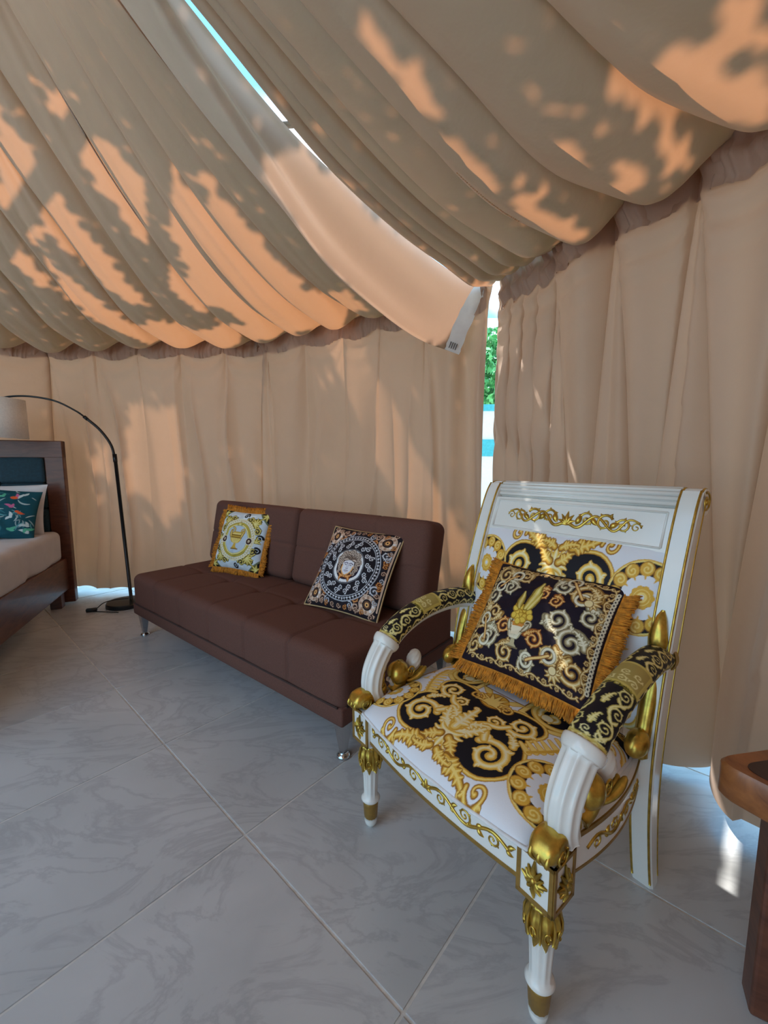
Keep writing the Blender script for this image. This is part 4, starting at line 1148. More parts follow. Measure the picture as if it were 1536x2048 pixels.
# ================================================================== CUSHIONS
def pillow(name, w, h, thick, canvas, N, label, cat, group=None, edge=None, back=None, seed=1, sag=0.0, mat='print'):
    """square cushion standing in its local x-z plane, printed face towards -y"""
    root = empty(name)
    tag(root, label, cat, group)
    def surf(n, sgn):
        t = np.linspace(-1, 1, n)
        U, V = np.meshgrid(t, t, indexing='ij')
        puff = np.clip((1 - np.abs(U) ** 2.4) * (1 - np.abs(V) ** 2.4), 0, 1) ** 0.55
        wr = 0.006 * vnoise(U * 5 + 3 * V + 9, seed) + 0.004 * vnoise(V * 9 - U * 4 + 30, seed + 1)
        x = w / 2 * U * (1 - 0.055 * (1 - V ** 2)); z = h / 2 * V * (1 - 0.055 * (1 - U ** 2))
        y = sgn * (thick / 2 * puff + wr * puff)
        y = y + sag * (U ** 2)
        return U, V, np.stack([x, y, z], -1)
    U, V, G = surf(N, -1)
    cols = canvas.sample((U + 1) / 2, (V + 1) / 2).reshape(-1, 3)
    MB().grid(G).build('printed_cover', M[mat], root, colors=cols)
    _, _, Gb = surf(40, 1)
    MB().grid(Gb, flip=True).build('back_cover', back or M['dark_cloth'], root)
    _, _, Ge = surf(60, 0)
    loop = np.concatenate([Ge[:, -1], Ge[-1, ::-1][1:], Ge[::-1, 0][1:], Ge[0, :][1:-1]])
    if edge == 'cord':
        MB().tube(np.vstack([loop, loop[:1]]), 0.0045, 7, side=(0, 1, 0), cap=False).build('piping', M['piping'], root)
    if edge == 'fringe':
        r = np.random.default_rng(seed + 50)
        d = np.vstack([loop, loop[:1]]); seg = np.linalg.norm(np.diff(d, axis=0), axis=1); cum = np.concatenate([[0], np.cumsum(seg)])
        n = 1300
        mb = MB(); Vv = []; Ff = []
        for k in range(n):
            s = cum[-1] * k / n; i = min(np.searchsorted(cum, s, side='right') - 1, len(seg) - 1); u = (s - cum[i]) / seg[i]
            p = d[i] * (1 - u) + d[i + 1] * u; t = (d[i + 1] - d[i]) / seg[i]
            o = np.array([t[2], 0, -t[0]])
            if o @ p < 0: o = -o
            rad = p / (np.linalg.norm(p) + 1e-9)
            o = o * 0.8 + rad * 0.35; o /= np.linalg.norm(o)
            L = 0.038 * r.uniform(0.85, 1.1); wv = 0.5 * math.sin(s * 38) + r.uniform(-0.35, 0.35)
            dirn = o + np.array([0, 0.35 * wv, 0]) + t * r.uniform(-0.25, 0.25); dirn /= np.linalg.norm(dirn)
            q1 = p + dirn * L * 0.5 + np.array([0, 0.004 * wv, 0]); q2 = p + dirn * L
            a = t * 0.0022; c = np.array([0, 0.0022, 0])
            b = len(Vv) * 1
            for q, sc in ((p - o * 0.004, 1.0), (q1, 1.25), (q2, 0.8)):
                Vv += [q + a * sc, q + c * sc, q - a * sc, q - c * sc]
            for lv in (0, 4):
                for e in range(4): Ff.append((b + lv + e, b + lv + (e + 1) % 4, b + lv + 4 + (e + 1) % 4, b + lv + 4 + e))
            Ff.append((b + 8, b + 9, b + 10, b + 11))
        mb.add(Vv, Ff)
        mb.tube(np.vstack([loop, loop[:1]]), 0.005, 6, side=(0, 1, 0), cap=False)
        fr = mb.build('fringe', M['fringe'], root)
        fr['label'] = 'thick amber thread fringe'
        fr['kind'] = 'stuff'
    return root

def place_yxz(o, loc, rz, rx, ry):
    o.rotation_mode = 'YXZ'
    o.location = loc
    o.rotation_euler = (rx, ry, rz)

# ================================================================== ARMCHAIR
CH = empty('armchair', (0.1335, 0.920, 0), math.radians(-51.9))
tag(CH, 'ivory and gilt carved armchair upholstered in black, white and gold scroll print', 'armchair')

def relief(name, strokes, fmap, parent, k=1.0, n=6, mat='gold', lift=0.0, flat=1.0):
    """strokes in 2-D laid as raised round mouldings on a surface; fmap(p2)->(pos, normal)"""
    mb = MB()
    for p, w in strokes:
        P3 = []; Nn = None
        for q in p:
            c, nn = fmap(q); P3.append(c + nn * lift); Nn = nn
        mb.tube(P3, np.maximum(np.asarray(w) * k, 0.0008), n, side=Nn)
    return mb.build(name, M[mat], parent)

# ---- seat frame
HX = 0.282            # half spacing of the front legs
def side_x(y):        # bowed side rail
    t = np.clip((y + 0.0) / 0.46, 0, 1)
    return HX + 0.010 + 0.040 * np.sin(PI * t) * 0.9 - 0.012 * t
def front_y(x): return -0.022 - 0.020 * (1 - (x / HX) ** 2)

def rail_mesh(path2, z0, z1, thick):
    """swept rectangular rail along a plan curve, rounded top"""
    P = np.asarray(path2); T = np.gradient(P, axis=0); T /= np.linalg.norm(T, axis=1)[:, None]; N = np.stack([T[:, 1], -T[:, 0]], -1)
    sec = [(0, z0), (thick, z0), (thick, z1), (thick * 0.3, z1), (0.0, z1 - 0.004)]
    G = np.zeros((len(P), len(sec), 3))
    for j, (o, z) in enumerate(sec): G[:, j, :2] = P - N * o; G[:, j, 2] = z
    mb = MB(); b = 0
    mb.grid(G, close_v=True); m = len(sec); n = len(P)
    mb.f.append(tuple(range(m))); mb.f.append(tuple((n - 1) * m + i for i in range(m))[::-1])
    return mb, N
def trim_line(path2, N, z, w, out=0.0015):
    P = np.asarray(path2)
    G = np.zeros((len(P), 4, 3))
    for j, (o, dz) in enumerate(((-0.002, -w / 2), (out, -w / 2), (out, w / 2), (-0.002, w / 2))):
        G[:, j, :2] = P + N * o; G[:, j, 2] = z + dz
    return G

xs = np.linspace(-HX + 0.03, HX - 0.03, 31)
fpath = np.stack([xs, front_y(xs)], -1)
fr_mb, fN = rail_mesh(fpath, 0.300, 0.388, 0.035)
if fN[15][1] > 0: fN = -fN
fr = fr_mb.build('front_rail', M['white'], CH, smooth=False)
tm_ = MB(); tm_.grid(trim_line(fpath, fN, 0.304, 0.009), close_v=True); tm_.grid(trim_line(fpath, fN, 0.384, 0.004), close_v=True)
tm_.build('gilt_trim', M['goldline'], fr, smooth=False)
def fmap_front(q):
    x = float(q[0]); return np.array([x, float(front_y(x)), 0.343 + float(q[1])]), np.array([0, -1.0, 0])
half_v = vine(0.21, 0.026, 3)
orn = [(p + np.array([0.115, 0]), w) for p, w in half_v]
orn = orn + mirror(orn) + palmette(0, -0.01, 0.03, PI / 2, 5, 1.2, 0.2)
relief('scroll_ornament', orn, fmap_front, fr, 1.25, mat='gold')

for s in (1, -1):
    ys = np.linspace(0.03, 0.43, 31)
    spath = np.stack([s * side_x(ys), ys], -1)
    if s > 0: spath = spath
    mb, N = rail_mesh(spath, 0.300, 0.388, 0.035 if True else 0)
    # make sure the section grows inwards
    if N[15][0] * s < 0:
        N = -N
        mb = MB()
        P = spath; sec = [(0, 0.300), (0.035, 0.300), (0.035, 0.388), (0.012, 0.388), (0.0, 0.384)]
        G = np.zeros((len(P), 5, 3))
        for j, (o, z) in enumerate(sec): G[:, j, :2] = P - N * o; G[:, j, 2] = z
        mb.grid(G, close_v=True)
    sr = mb.build('side_rail', M['white'], CH, smooth=False)
    t2 = MB(); t2.grid(trim_line(spath, N, 0.305, 0.006), close_v=True); t2.grid(trim_line(spath, N, 0.380, 0.010), close_v=True)
    t2.build('gilt_trim', M['goldline'], sr, smooth=False)
    def fmap_side(q, s=s):
        y = 0.23 + float(q[0]); return np.array([s * float(side_x(y)), y, 0.340 + float(q[1])]), np.array([float(s), 0, 0])
    relief('scroll_ornament', vine(0.26, 0.024, 4, s), fmap_side, sr, 1.25, mat='gold')
MB().cbox((0, 0.435, 0.344), (0.52, 0.035, 0.088), 0.003).build('rear_rail', M['white'], CH, smooth=False)

# ---- corner blocks with gilt frame and rosettes
def rosette(mb, c, nrm, R):
    nrm = np.array(nrm, float); u = np.cross(nrm, [0, 0, 1.0]); u /= np.linalg.norm(u); v = np.array([0, 0, 1.0])
    for k in range(12):
        a = k * PI / 6; L = R * (1.0 if k % 2 == 0 else 0.80)
        if k in (3, 9): L = R * 1.45
        d = u * math.cos(a) + v * math.sin(a)
        mb.tube([c + d * L * 0.1 + nrm * 0.002, c + d * L * 0.5 + nrm * 0.005, c + d * L + nrm * 0.001], [R * 0.10, R * 0.22, R * 0.08], 6, side=nrm)
    mb.ellipsoid(c + nrm * 0.004, (R * 0.24,) * 3, 8, 10)
for s in (1, -1):
    bx = s * HX; by = 0.0; bw_ = 0.074
    blk = MB().cbox((bx, by, 0.338), (bw_, bw_, 0.100), 0.003).build('corner_block', M['white'], CH, smooth=False)
    fm = MB(); rs = MB()
    for ax, sg in (('y', -1), ('x', s)):
        nrm = np.array([0, -1.0, 0]) if ax == 'y' else np.array([float(s), 0, 0])
        c = np.array([bx, by, 0.338]) + nrm * (bw_ / 2)
        u = np.array([1.0, 0, 0]) if ax == 'y' else np.array([0, 1.0, 0])
        for q in (-1, 1):
            fm.box(c + u * q * (bw_ / 2 - 0.004), np.abs(u) * 0.008 + np.abs(nrm) * 0.005 + np.array([0, 0, 0.100]))
            fm.box(c + np.array([0, 0, q * 0.046]), np.abs(u) * bw_ + np.abs(nrm) * 0.005 + np.array([0, 0, 0.008]))
        rosette(rs, c, nrm, 0.026)
    fm.build('gilt_frame', M['goldline'], blk, smooth=False); rs.build('rosette', M['gold'], blk)
    # turned leg
    c = (bx, by, 0)
    flute = lambda ph, z, r: r * (1 - 0.12 * (np.abs(np.sin(ph * 5)) ** 0.8) * (0.103 < z < 0.196))
    leg = MB().lathe([(0.020, 0.085), (0.025, 0.088), (0.029, 0.094), (0.025, 0.100), (0.0215, 0.103), (0.022, 0.12), (0.0235, 0.155), (0.0255, 0.192), (0.026, 0.200), (0.024, 0.25), (0.026, 0.262), (0.026, 0.276), (0.030, 0.289)], 48, c, flute).build('leg', M['white'], CH)
    petal = lambda ph, z, r: r * (1 + 0.07 * np.cos(ph * 8) * sstep(0.27, 0.24, z) + 0.03 * np.cos(ph * 16))
    lob = lambda ph, z: z + (0.012 * (np.abs(np.sin(ph * 4)) - 0.3)) * sstep(0.225, 0.192, z)
    col = MB().lathe([(0.0255, 0.190), (0.0285, 0.196), (0.0300, 0.206), (0.0325, 0.222), (0.0335, 0.238), (0.0315, 0.252), (0.0265, 0.262), (0.0285, 0.266), (0.0285, 0.270), (0.024, 0.273)], 64, c, petal, lob)
    for k in range(8):   # raised ribs of the acanthus collar
        a = k * PI / 4 + PI / 8
        pr = [(0.0270, 0.266), (0.0345, 0.242), (0.0345, 0.224), (0.0310, 0.204)]
        col.tube([(bx + r * math.cos(a), by + r * math.sin(a), z) for r, z in pr], [0.0018, 0.0028, 0.0034, 0.0020], 6)
        a2 = a + PI / 8
        col.tube([(bx + (0.0345 + 0.001) * math.cos(a2 + 0.16 * math.cos(t)), by + 0.0355 * math.sin(a2 + 0.16 * math.cos(t)), 0.226 + 0.010 * math.sin(t)) for t in np.linspace(0, 5.4, 10)], 0.0020, 5)
    col.build('acanthus_collar', M['gold'], leg)
    MB().lathe([(0.0185, 0.030), (0.0205, 0.034), (0.0235, 0.078), (0.0245, 0.086), (0.021, 0.089)], 40, c, lambda ph, z, r: r * (1 - 0.05 * np.abs(np.sin(ph * 7)) ** 0.7)).build('gilt_band', M['goldline'], leg)
    MB().lathe([(0.006, 0.0), (0.013, 0.003), (0.0185, 0.014), (0.020, 0.026), (0.019, 0.033)], 24, c).build('toe', M['white'], leg)

# ---- back posts (rear legs running up to the scrolled top)
post_c = smooth_path([(0.478, 0.0), (0.450, 0.12), (0.428, 0.26), (0.428, 0.40), (0.452, 0.55), (0.490, 0.70), (0.530, 0.83), (0.566, 0.93), (0.592, 0.99), (0.612, 1.02)], 50)
post_t = np.interp(np.linspace(0, 1, 50), [0, 0.3, 0.45, 0.8, 1], [0.040, 0.056, 0.060, 0.050, 0.044])
def post_y(z): return float(np.interp(z, post_c[:, 1], post_c[:, 0]))
PX = 0.302; PW = 0.052
for s in (1, -1):
    T = np.gradient(post_c, axis=0); T /= np.linalg.norm(T, axis=1)[:, None]; Nn = np.stack([T[:, 1], -T[:, 0]], -1)   # (y,z), points back
    G = np.zeros((50, 8, 3)); ch = 0.006
    for i in range(50):
        h = post_t[i] / 2
        sec = [(-PW / 2 + ch, -h), (PW / 2 - ch, -h), (PW / 2, -h + ch), (PW / 2, h - ch), (PW / 2 - ch, h), (-PW / 2 + ch, h), (-PW / 2, h - ch), (-PW / 2, -h + ch)]
        if i < 3: pass
        for j, (x, d) in enumerate(sec):
            G[i, j] = (s * PX + x, post_c[i, 0] + Nn[i, 0] * d, post_c[i, 1] + Nn[i, 1] * d)
        if i == 0: G[i, :, 2] = 0.0
    mb = MB(); mb.grid(G, close_v=True); mb.f.append(tuple(range(8))); mb.f.append(tuple(49 * 8 + i for i in range(8))[::-1])
    # rolled top
    roll_c = (0.6235, 1.0035)
    mb.tube([(s * PX - PW / 2, *roll_c), (s * PX + PW / 2, *roll_c)], 0.0345, 28, side=(0, 0, 1.0))
    post = mb.build('back_post', M['white'], CH, auto=40)
    gl_ = MB()
    for x in (-PW / 2 + 0.005, PW / 2 - 0.005):
        for i0, i1 in ((0, 50),):
            gl_.tube([(s * PX + x, post_c[i, 0] - Nn[i, 0] * (post_t[i] / 2), post_c[i, 1] - Nn[i, 1] * (post_t[i] / 2)) for i in range(1, 50)] +
                     [(s * PX + x, roll_c[0] + 0.0345 * math.cos(a), roll_c[1] + 0.0345 * math.sin(a)) for a in np.linspace(2.3, -0.9, 14)], 0.0030, 6, side=(1, 0, 0))
    gl_.build('gilt_trim', M['gold'], post)
    sp, sw = spiral(0, 0, 0.027, 2.0, 1.6, -1, 30)
    e = MB(); xx = s * (PX + PW / 2)
    e.tube([(xx, roll_c[0] + p[0], roll_c[1] + p[1]) for p in sp], sw * 0.8, 6, side=(1, 0, 0)); e.ellipsoid((xx, *roll_c), (0.006, 0.008, 0.008), 8, 10)
    e.tube([(s * (PX + PW / 2), post_c[i, 0] + Nn[i, 0] * (post_t[i] / 2 - 0.005), post_c[i, 1] + Nn[i, 1] * (post_t[i] / 2 - 0.005)) for i in range(1, 47)], 0.0022, 5, side=(1, 0, 0))
    e.build('scroll_end', M['gold'], post)

# ---- top rail: reeded roll over a sunk panel with gilt scrollwork
def back_front(z, off=0.0):      # front surface of the back at height z
    return post_y(z) - 0.016 + off
IX = PX - PW / 2 + 0.001
zz = np.linspace(0.875, 0.985, 12)
G = np.array([[(x, back_front(z), z) for z in zz] for x in (-IX, IX)])
Gb = np.array([[(x, back_front(z) + 0.030, z) for z in zz] for x in (-IX, IX)])
mb = MB(); loop = np.concatenate([G, Gb[:, ::-1]], 1); mb.grid(loop, close_v=True)
mb.f.append(tuple(range(24))); mb.f.append(tuple(24 + i for i in range(24))[::-1])
tr = mb.build('top_rail', M['white'], CH, auto=40)
rd = MB()
for k, a in enumerate(np.linspace(3.35, -0.2, 9)):
    rr = 0.0315; rd.tube([(-IX, 0.6235 + rr * math.cos(a), 1.0035 + rr * math.sin(a)), (IX, 0.6235 + rr * math.cos(a), 1.0035 + rr * math.sin(a))], 0.0062, 8, side=(0, 0, 1.0))
rd.tube([(-IX, 0.6235, 1.0035), (IX, 0.6235, 1.0035)], 0.0310, 28, side=(0, 0, 1.0))
rd.build('reeding', M['white'], tr)
bd = MB()
def bar(p, q, r): bd.tube([p, q], r, 6)
zb_, zt_ = 0.885, 0.975
for z in (zb_, zt_): bar((-IX + 0.015, back_front(z) - 0.001, z), (IX - 0.015, back_front(z) - 0.001, z), 0.0032)
for x in (-IX + 0.015, IX - 0.015): bar((x, back_front(zb_) - 0.001, zb_), (x, back_front(zt_) - 0.001, zt_), 0.0032)
bd.build('panel_moulding', M['white'], tr)
def fmap_top(q):
    z = 0.932 + float(q[1]); return np.array([float(q[0]), back_front(z), z]), np.array([0, -0.93, 0.36])
ho = scroll_unit(0.060, 0.004, 0.022, PI, -1, 1.3, 5) + scroll_unit(0.112, 0.0, 0.024, 0.5, 1, 1.3, 5) + scroll_unit(0.163, -0.004, 0.020, PI, -1, 1.4, 4) + scroll_unit(0.196, -0.004, 0.013, 0, 1, 1.3, 2)
ho += [(smooth_path([(0.008, -0.012), (0.04, -0.02), (0.085, 0.016), (0.14, -0.02), (0.175, 0.014), (0.205, 0.008)], 40), np.linspace(0.0045, 0.0022, 40))]
ho += [leaf_pts(0.03, -0.012, 0.9, 0.034, 0.9, 0.2), leaf_pts(0.075, 0.012, -1.2, 0.03, 0.9, 0.2), leaf_pts(0.13, -0.014, 1.0, 0.03, -0.9, 0.2)]
relief('scroll_ornament', ho + mirror(ho) + palmette(0, -0.018, 0.042, PI / 2, 7, 1.25, 0.16), fmap_top, tr, 1.3, mat='gold')

# ---- printed upholstery
cv_b = baroque_print(1100, 1000, 1.05, 0.95)
def panel_grid(nx, nz):
    u = np.linspace(-1, 1, nx); v = np.linspace(0, 1, nz)
    U, V = np.meshgrid(u, v, indexing='ij')
    Z = 0.43 + (0.882 - 0.43) * V
    bulge = 0.030 * (np.clip(1 - U ** 4, 0, 1) * np.clip(1 - (2 * V - 1) ** 4, 0, 1)) ** 0.6
    Yb = np.interp(Z, post_c[:, 1], post_c[:, 0]) - 0.012 - bulge
    return U, V, np.stack([U * IX, Yb, Z], -1)
U, V, G = panel_grid(330, 300)
cols = cv_b.sample((U + 1) / 2, 0.02 + 0.80 * (1 - V)).reshape(-1, 3)
MB().grid(G).build('back_upholstery', M['print_gloss'], CH, colors=cols)
_, _, Gb = panel_grid(14, 14); Gb = Gb.copy(); Gb[..., 1] = np.interp(Gb[..., 2], post_c[:, 1], post_c[:, 0]) + 0.018
MB().grid(Gb, flip=True).build('back_cloth', M['dark_cloth'], CH)

def seat_grid(nx, ny):
    u = np.linspace(-1, 1, nx); v = np.linspace(0, 1, ny)
    U, V = np.meshgrid(u, v, indexing='ij')
    Yc = -0.040 + 0.478 * V
    xw = np.interp(Yc, [-0.05, 0.02, 0.2, 0.36, 0.44], [0.262, 0.280, 0.292, 0.286, 0.270])
    X = U * xw
    Yq = Yc - 0.022 * (1 - U ** 2) * (1 - V) ** 2
    e = np.clip((1 - np.abs(U) ** 5) * (1 - np.abs(2 * V - 1) ** 5), 0, 1) ** 0.5
    dome = 0.022 * (1 - U ** 2) * (1 - (2 * V - 1.0) ** 2)
    Z = 0.388 + 0.050 * e + dome + 0.0015 * vnoise(U * 6 + 4 * V + 20, 3)
    return U, V, np.stack([X, Yq, Z], -1)
U, V, G = seat_grid(420, 380)
cols = cv_b.sample((U + 1) / 2, V).reshape(-1, 3)
seat = MB().grid(G).build('seat_cushion', M['print'], CH, colors=cols)
_, _, Ge = seat_grid(50, 44)
lp = np.concatenate([Ge[:, 0], Ge[-1, 1:], Ge[::-1, -1][1:], Ge[0, ::-1][1:]])
MB().tube(lp, 0.0045, 7, side=(0, 0, 1.0), cap=False).build('piping', simple('white_piping', (0.75, 0.74, 0.75), 0.7), seat)

# ---- arms
cv_s = sleeve_print()
arm_yz = smooth_path([(0.475, 0.622), (0.40, 0.638), (0.31, 0.640), (0.22, 0.628), (0.13, 0.596), (0.07, 0.552), (0.028, 0.492), (0.018, 0.440), (0.030, 0.402)], 90)
for s in (1, -1):
    ax_ = lambda y: s * (0.298 + 0.012 * math.sin(PI * min(max(y, 0), 0.47) / 0.47))
    def P3(i): return np.array([ax_(arm_yz[i, 0]), arm_yz[i, 0], arm_yz[i, 1]])
    n_sl = 56
    path = np.array([P3(i) for i in range(n_sl)]); rad = np.interp(np.arange(n_sl), [0, 8, 40, 55], [0.035, 0.034, 0.036, 0.038])
    # printed sleeve: fine tube with colours
    nphi = 110; dense = smooth_path(path[::5], 240); rd_ = np.interp(np.linspace(0, 1, 240), np.linspace(0, 1, n_sl), rad)
    Tt = np.gradient(dense, axis=0); Tt /= np.linalg.norm(Tt, axis=1)[:, None]
    side = np.array([1.0, 0, 0]); Nn = side - Tt * (Tt @ side)[:, None]; Nn /= np.linalg.norm(Nn, axis=1)[:, None]; Bn = np.cross(Tt, Nn)
    if Bn[120, 2] < 0: Bn = -Bn
    ph = np.linspace(-0.28 * PI, 1.28 * PI, nphi)
    G = dense[:, None, :] + rd_[:, None, None] * (np.cos(ph)[None, :, None] * Nn[:, None, :] + 0.92 * np.sin(ph)[None, :, None] * Bn[:, None, :])
    Uc = np.repeat(np.linspace(0, 1, nphi)[None, :], 240, 0); Vc = np.repeat(np.linspace(1, 0, 240)[:, None], nphi, 1)
    x_ = np.clip((Uc * cv_s.w).astype(int), 0, cv_s.w - 1); y_ = np.clip(((1 - Vc) * cv_s.h).astype(int), 0, cv_s.h - 1)
    cc = (cv_s.a[y_, x_] + cv_s.a[np.clip(y_ + 1, 0, cv_s.h - 1), x_] + cv_s.a[y_, np.clip(x_ + 1, 0, cv_s.w - 1)]) / 3
    pad = MB().grid(G).build('arm_pad', M['print_gloss'], CH, colors=cc.reshape(-1, 3))
    ub = np.array([0, 0, -0.010])
    MB().tube(path + ub, rad * 0.86, 20, side=(1, 0, 0)).build('arm_rail', M['white'], pad)
    MB().tube([path[0] + (path[0] - path[1]) * 2, path[0], path[2]], [0.037, 0.0385, 0.037], 24, side=(1, 0, 0)).build('gilt_ring', M['gold'], pad)
    # fluted support
    p2 = np.array([P3(i) for i in range(n_sl - 3, 90)]); m = len(p2)
    r2 = np.interp(np.linspace(0, 1, m), [0, 0.08, 0.10, 0.6, 1], [0.038, 0.038, 0.0355, 0.034, 0.030])
    fl_p = lambda ph, t: 1 - (0.13 * np.abs(np.sin(ph * 5.0)) ** 0.8 if t > 0.10 else 0 * ph)
    sup = MB().tube(p2, r2, 66, side=(1, 0, 0), prof=fl_p).build('arm_support', M['white'], CH)
    MB().tube([p2[0] - (p2[2] - p2[0]) * 0.35, p2[0] - (p2[2] - p2[0]) * 0.25, p2[0], p2[1], p2[2], p2[3], p2[3] * 0.5 + p2[4] * 0.5], [0.036, 0.0405, 0.0420, 0.0420, 0.0410, 0.0385, 0.035], 30, side=(1, 0, 0)).build('capital_ring', M['white'], sup)
    # gilt serrated leaf on the inner curve
    lf = MB(); T2 = np.gradient(p2, axis=0); T2 /= np.linalg.norm(T2, axis=1)[:, None]; In = np.cross(np.array([1.0, 0, 0]), T2)
    if In[m // 2, 1] < 0: In = -In
    ser = 0.004 * np.abs(np.sin(np.linspace(0, 7 * PI, m)))
    lf.tube(p2[4:] + In[4:] * (0.022 + ser[4:])[:, None], np.interp(np.arange(m - 4), [0, m - 5], [0.014, 0.019]) + ser[4:] * 0.6, 14, side=(1, 0, 0))
    lf.build('leaf_edge', M['gold'], sup)
    # C-scroll and gilt knuckle at the foot of the arm
    x0 = s * 0.298
    MB().tube([(x0, 0.062 + 0.036 * math.cos(a), 0.410 + 0.034 * math.sin(a)) for a in np.linspace(-2.6, 1.1, 22)], np.linspace(0.012, 0.007, 22), 10, side=(1, 0, 0), squash=1.0).build('c_scroll', M['white'], CH)
    kn = MB()
    sq = lambda ph, t: 1 / np.maximum((np.abs(np.cos(ph)) ** 4 + np.abs(np.sin(ph)) ** 4) ** 0.25, 0.2)
    kn.tube(smooth_path([(x0, 0.055, 0.388), (x0, 0.020, 0.400), (x0, -0.010, 0.413), (x0, -0.028, 0.410), (x0, -0.036, 0.400), (x0, -0.038, 0.392)], 26), np.interp(np.linspace(0, 1, 26), [0, 0.35, 0.6, 0.8, 1], [0.012, 0.025, 0.0275, 0.024, 0.006]), 32, side=(1, 0, 0), prof=sq)
    for dx in (-0.016, 0.0, 0.016):
        kn.tube(smooth_path([(x0 + dx, -0.044, 0.424), (x0 + dx, -0.056, 0.406), (x0 + dx * 0.7, -0.046, 0.390)], 8), [0.003, 0.004, 0.0045, 0.005, 0.005, 0.0045, 0.004, 0.003], 6, side=(1, 0, 0))
    for sg in (1, -1):
        sp, sw = spiral(-0.022, 0.408, 0.018, 0.5, 1.5, -1, 24)
        kn.tube([(x0 + sg * 0.027, p[0], p[1]) for p in sp], sw * 0.9, 6, side=(1, 0, 0))
    kn.build('gilt_knuckle', M['gold'], CH)
    # gilt ball, white bud and leaf behind the support
    bl = MB(); bl.ellipsoid((x0, 0.122, 0.448), (0.034, 0.037, 0.038), 18, 24, disp=lambda T, F: 1 + 0.03 * np.sin(3 * F + 2 * T))
    bl.tube(smooth_path([(x0, 0.130, 0.428), (x0, 0.118, 0.408), (x0, 0.090, 0.394)], 10), np.linspace(0.026, 0.018, 10), 14, side=(1, 0, 0))
    for sg in (1, -1):
        sp, sw = spiral(0.150, 0.456, 0.020, PI, 1.5, 1, 22); bl.tube([(x0 + sg * 0.027, p[0], p[1]) for p in sp], sw, 6, side=(1, 0, 0))
    ball = bl.build('gilt_ball', M['gold'], CH)
    le = MB()
    for k in range(6):
        a = 0.2 + 0.32 * k
        le.tube(smooth_path([(x0 + (k - 2.5) * 0.006, 0.140, 0.418), (x0 + (k - 2.5) * 0.012, 0.172, 0.424 + 0.004 * (k % 2)), (x0 + (k - 2.5) * 0.015, 0.200, 0.440 + 0.006 * (k % 3)), (x0 + (k - 2.5) * 0.014, 0.206, 0.452)], 12), np.interp(np.linspace(0, 1, 12), [0, 0.5, 1], [0.008, 0.010, 0.002]), 8, side=(1, 0, 0))
    le.build('gilt_leaf', M['gold'], ball)
    MB().ellipsoid((x0, 0.186, 0.468), (0.024, 0.022, 0.037), 22, 30, disp=lambda T, F: 1 + 0.07 * np.sin(9 * F + 8 * T) * np.sin(T), R=Rx(-0.35)).build('carved_bud', M['white'], ball)
    # gilt bracket joining arm to back post
    xb = s * 0.298
    br_ = MB()
    br_.tube(smooth_path([(xb, 0.474, 0.742), (xb, 0.455, 0.705), (xb, 0.452, 0.655), (xb, 0.458, 0.610), (xb, 0.436, 0.560), (xb, 0.416, 0.505), (xb, 0.402, 0.455), (xb, 0.380, 0.418), (xb, 0.372, 0.398)], 40),
             np.interp(np.linspace(0, 1, 40), [0, 0.06, 0.2, 0.45, 0.7, 0.85, 0.95, 1], [0.004, 0.012, 0.022, 0.021, 0.017, 0.019, 0.022, 0.012]), 16, side=(1, 0, 0), squash=0.85)
    br_.ellipsoid((xb, 0.366, 0.438), (0.026, 0.038, 0.028), 14, 18, R=Rx(0.5))
    for k in range(7):
        z = 0.46 + k * 0.035; y = float(np.interp(z, [0.45, 0.56, 0.66, 0.74], [0.425, 0.450, 0.468, 0.482]))
        br_.tube([(xb + s * 0.012, y - 0.012, z - 0.008), (xb + s * 0.022, y + 0.004, z), (xb + s * 0.018, y + 0.020, z + 0.014)], [0.004, 0.008, 0.003], 7, side=(1, 0, 0))
    br_.build('gilt_bracket', M['gold'], CH)

# ---- cushion on the armchair
pc = pillow('fringed_cushion', 0.385, 0.345, 0.13, cushion_black_gold(), 320, 'black cushion with gold scrolls, a flower urn and amber fringe on the armchair', 'cushion', edge='fringe', seed=3)
place_yxz(pc, (0.443, 1.132, 0.640), -0.87, -0.679, -0.011)

# ================================================================== SOFA
SO = empty('sofa', (-0.8535, 1.9975, 0), math.radians(-38.6))
tag(SO, 'brown fabric sofa bed with tufted seat and slim chrome legs', 'sofa')
SL = 0.932
def groove(p, lines, w, d):
    o = 0
    for l in lines: o = o - d * np.exp(-((p - l) / w) ** 2)
    return o
seat_seams = [-0.62, -0.31, 0.0, 0.31, 0.62]
def seat_disp(p, n):
    g = groove(p[..., 0], seat_seams, 0.006, 0.010) * np.clip(0.35 + n[..., 2] + np.abs(n[..., 1]) * (p[..., 2] > -0.07), 0, 1)
    g = g + groove(p[..., 1], [-0.09, 0.19], 0.008, 0.005) * np.clip(n[..., 2], 0, 1)
    top = np.clip(n[..., 2], 0, 1)
    for x in seat_seams:
        for y in (-0.09, 0.19):
            g = g - 0.014 * np.exp(-(((p[..., 0] - x) ** 2 + (p[..., 1] - y) ** 2) / 0.0011)) * top
    puff = 0.004 * np.abs(np.sin(PI * (p[..., 0] / 0.31))) ** 0.7 * np.clip(n[..., 2] + (n[..., 1] < -0.5), 0, 1)
    return g + puff
mt = MB().rbox((0, 0.365, 0.298), (2 * SL, 0.81, 0.220), 0.040, (230, 80, 12), seat_disp).build('seat', M['sofa'], SO)
MB().cbox((0, 0.365, 0.186), (2 * SL + 0.004, 0.818, 0.072), 0.008).build('base', M['sofa'], SO)
w_ = MB(); 
w_.tube([(-SL + 0.02, -0.045, 0.2225), (SL - 0.02, -0.045, 0.2225)], 0.004, 6)
for s in (1, -1): w_.tube([(s * (SL + 0.003), -0.02, 0.2225), (s * (SL + 0.003), 0.75, 0.2225)], 0.004, 6)
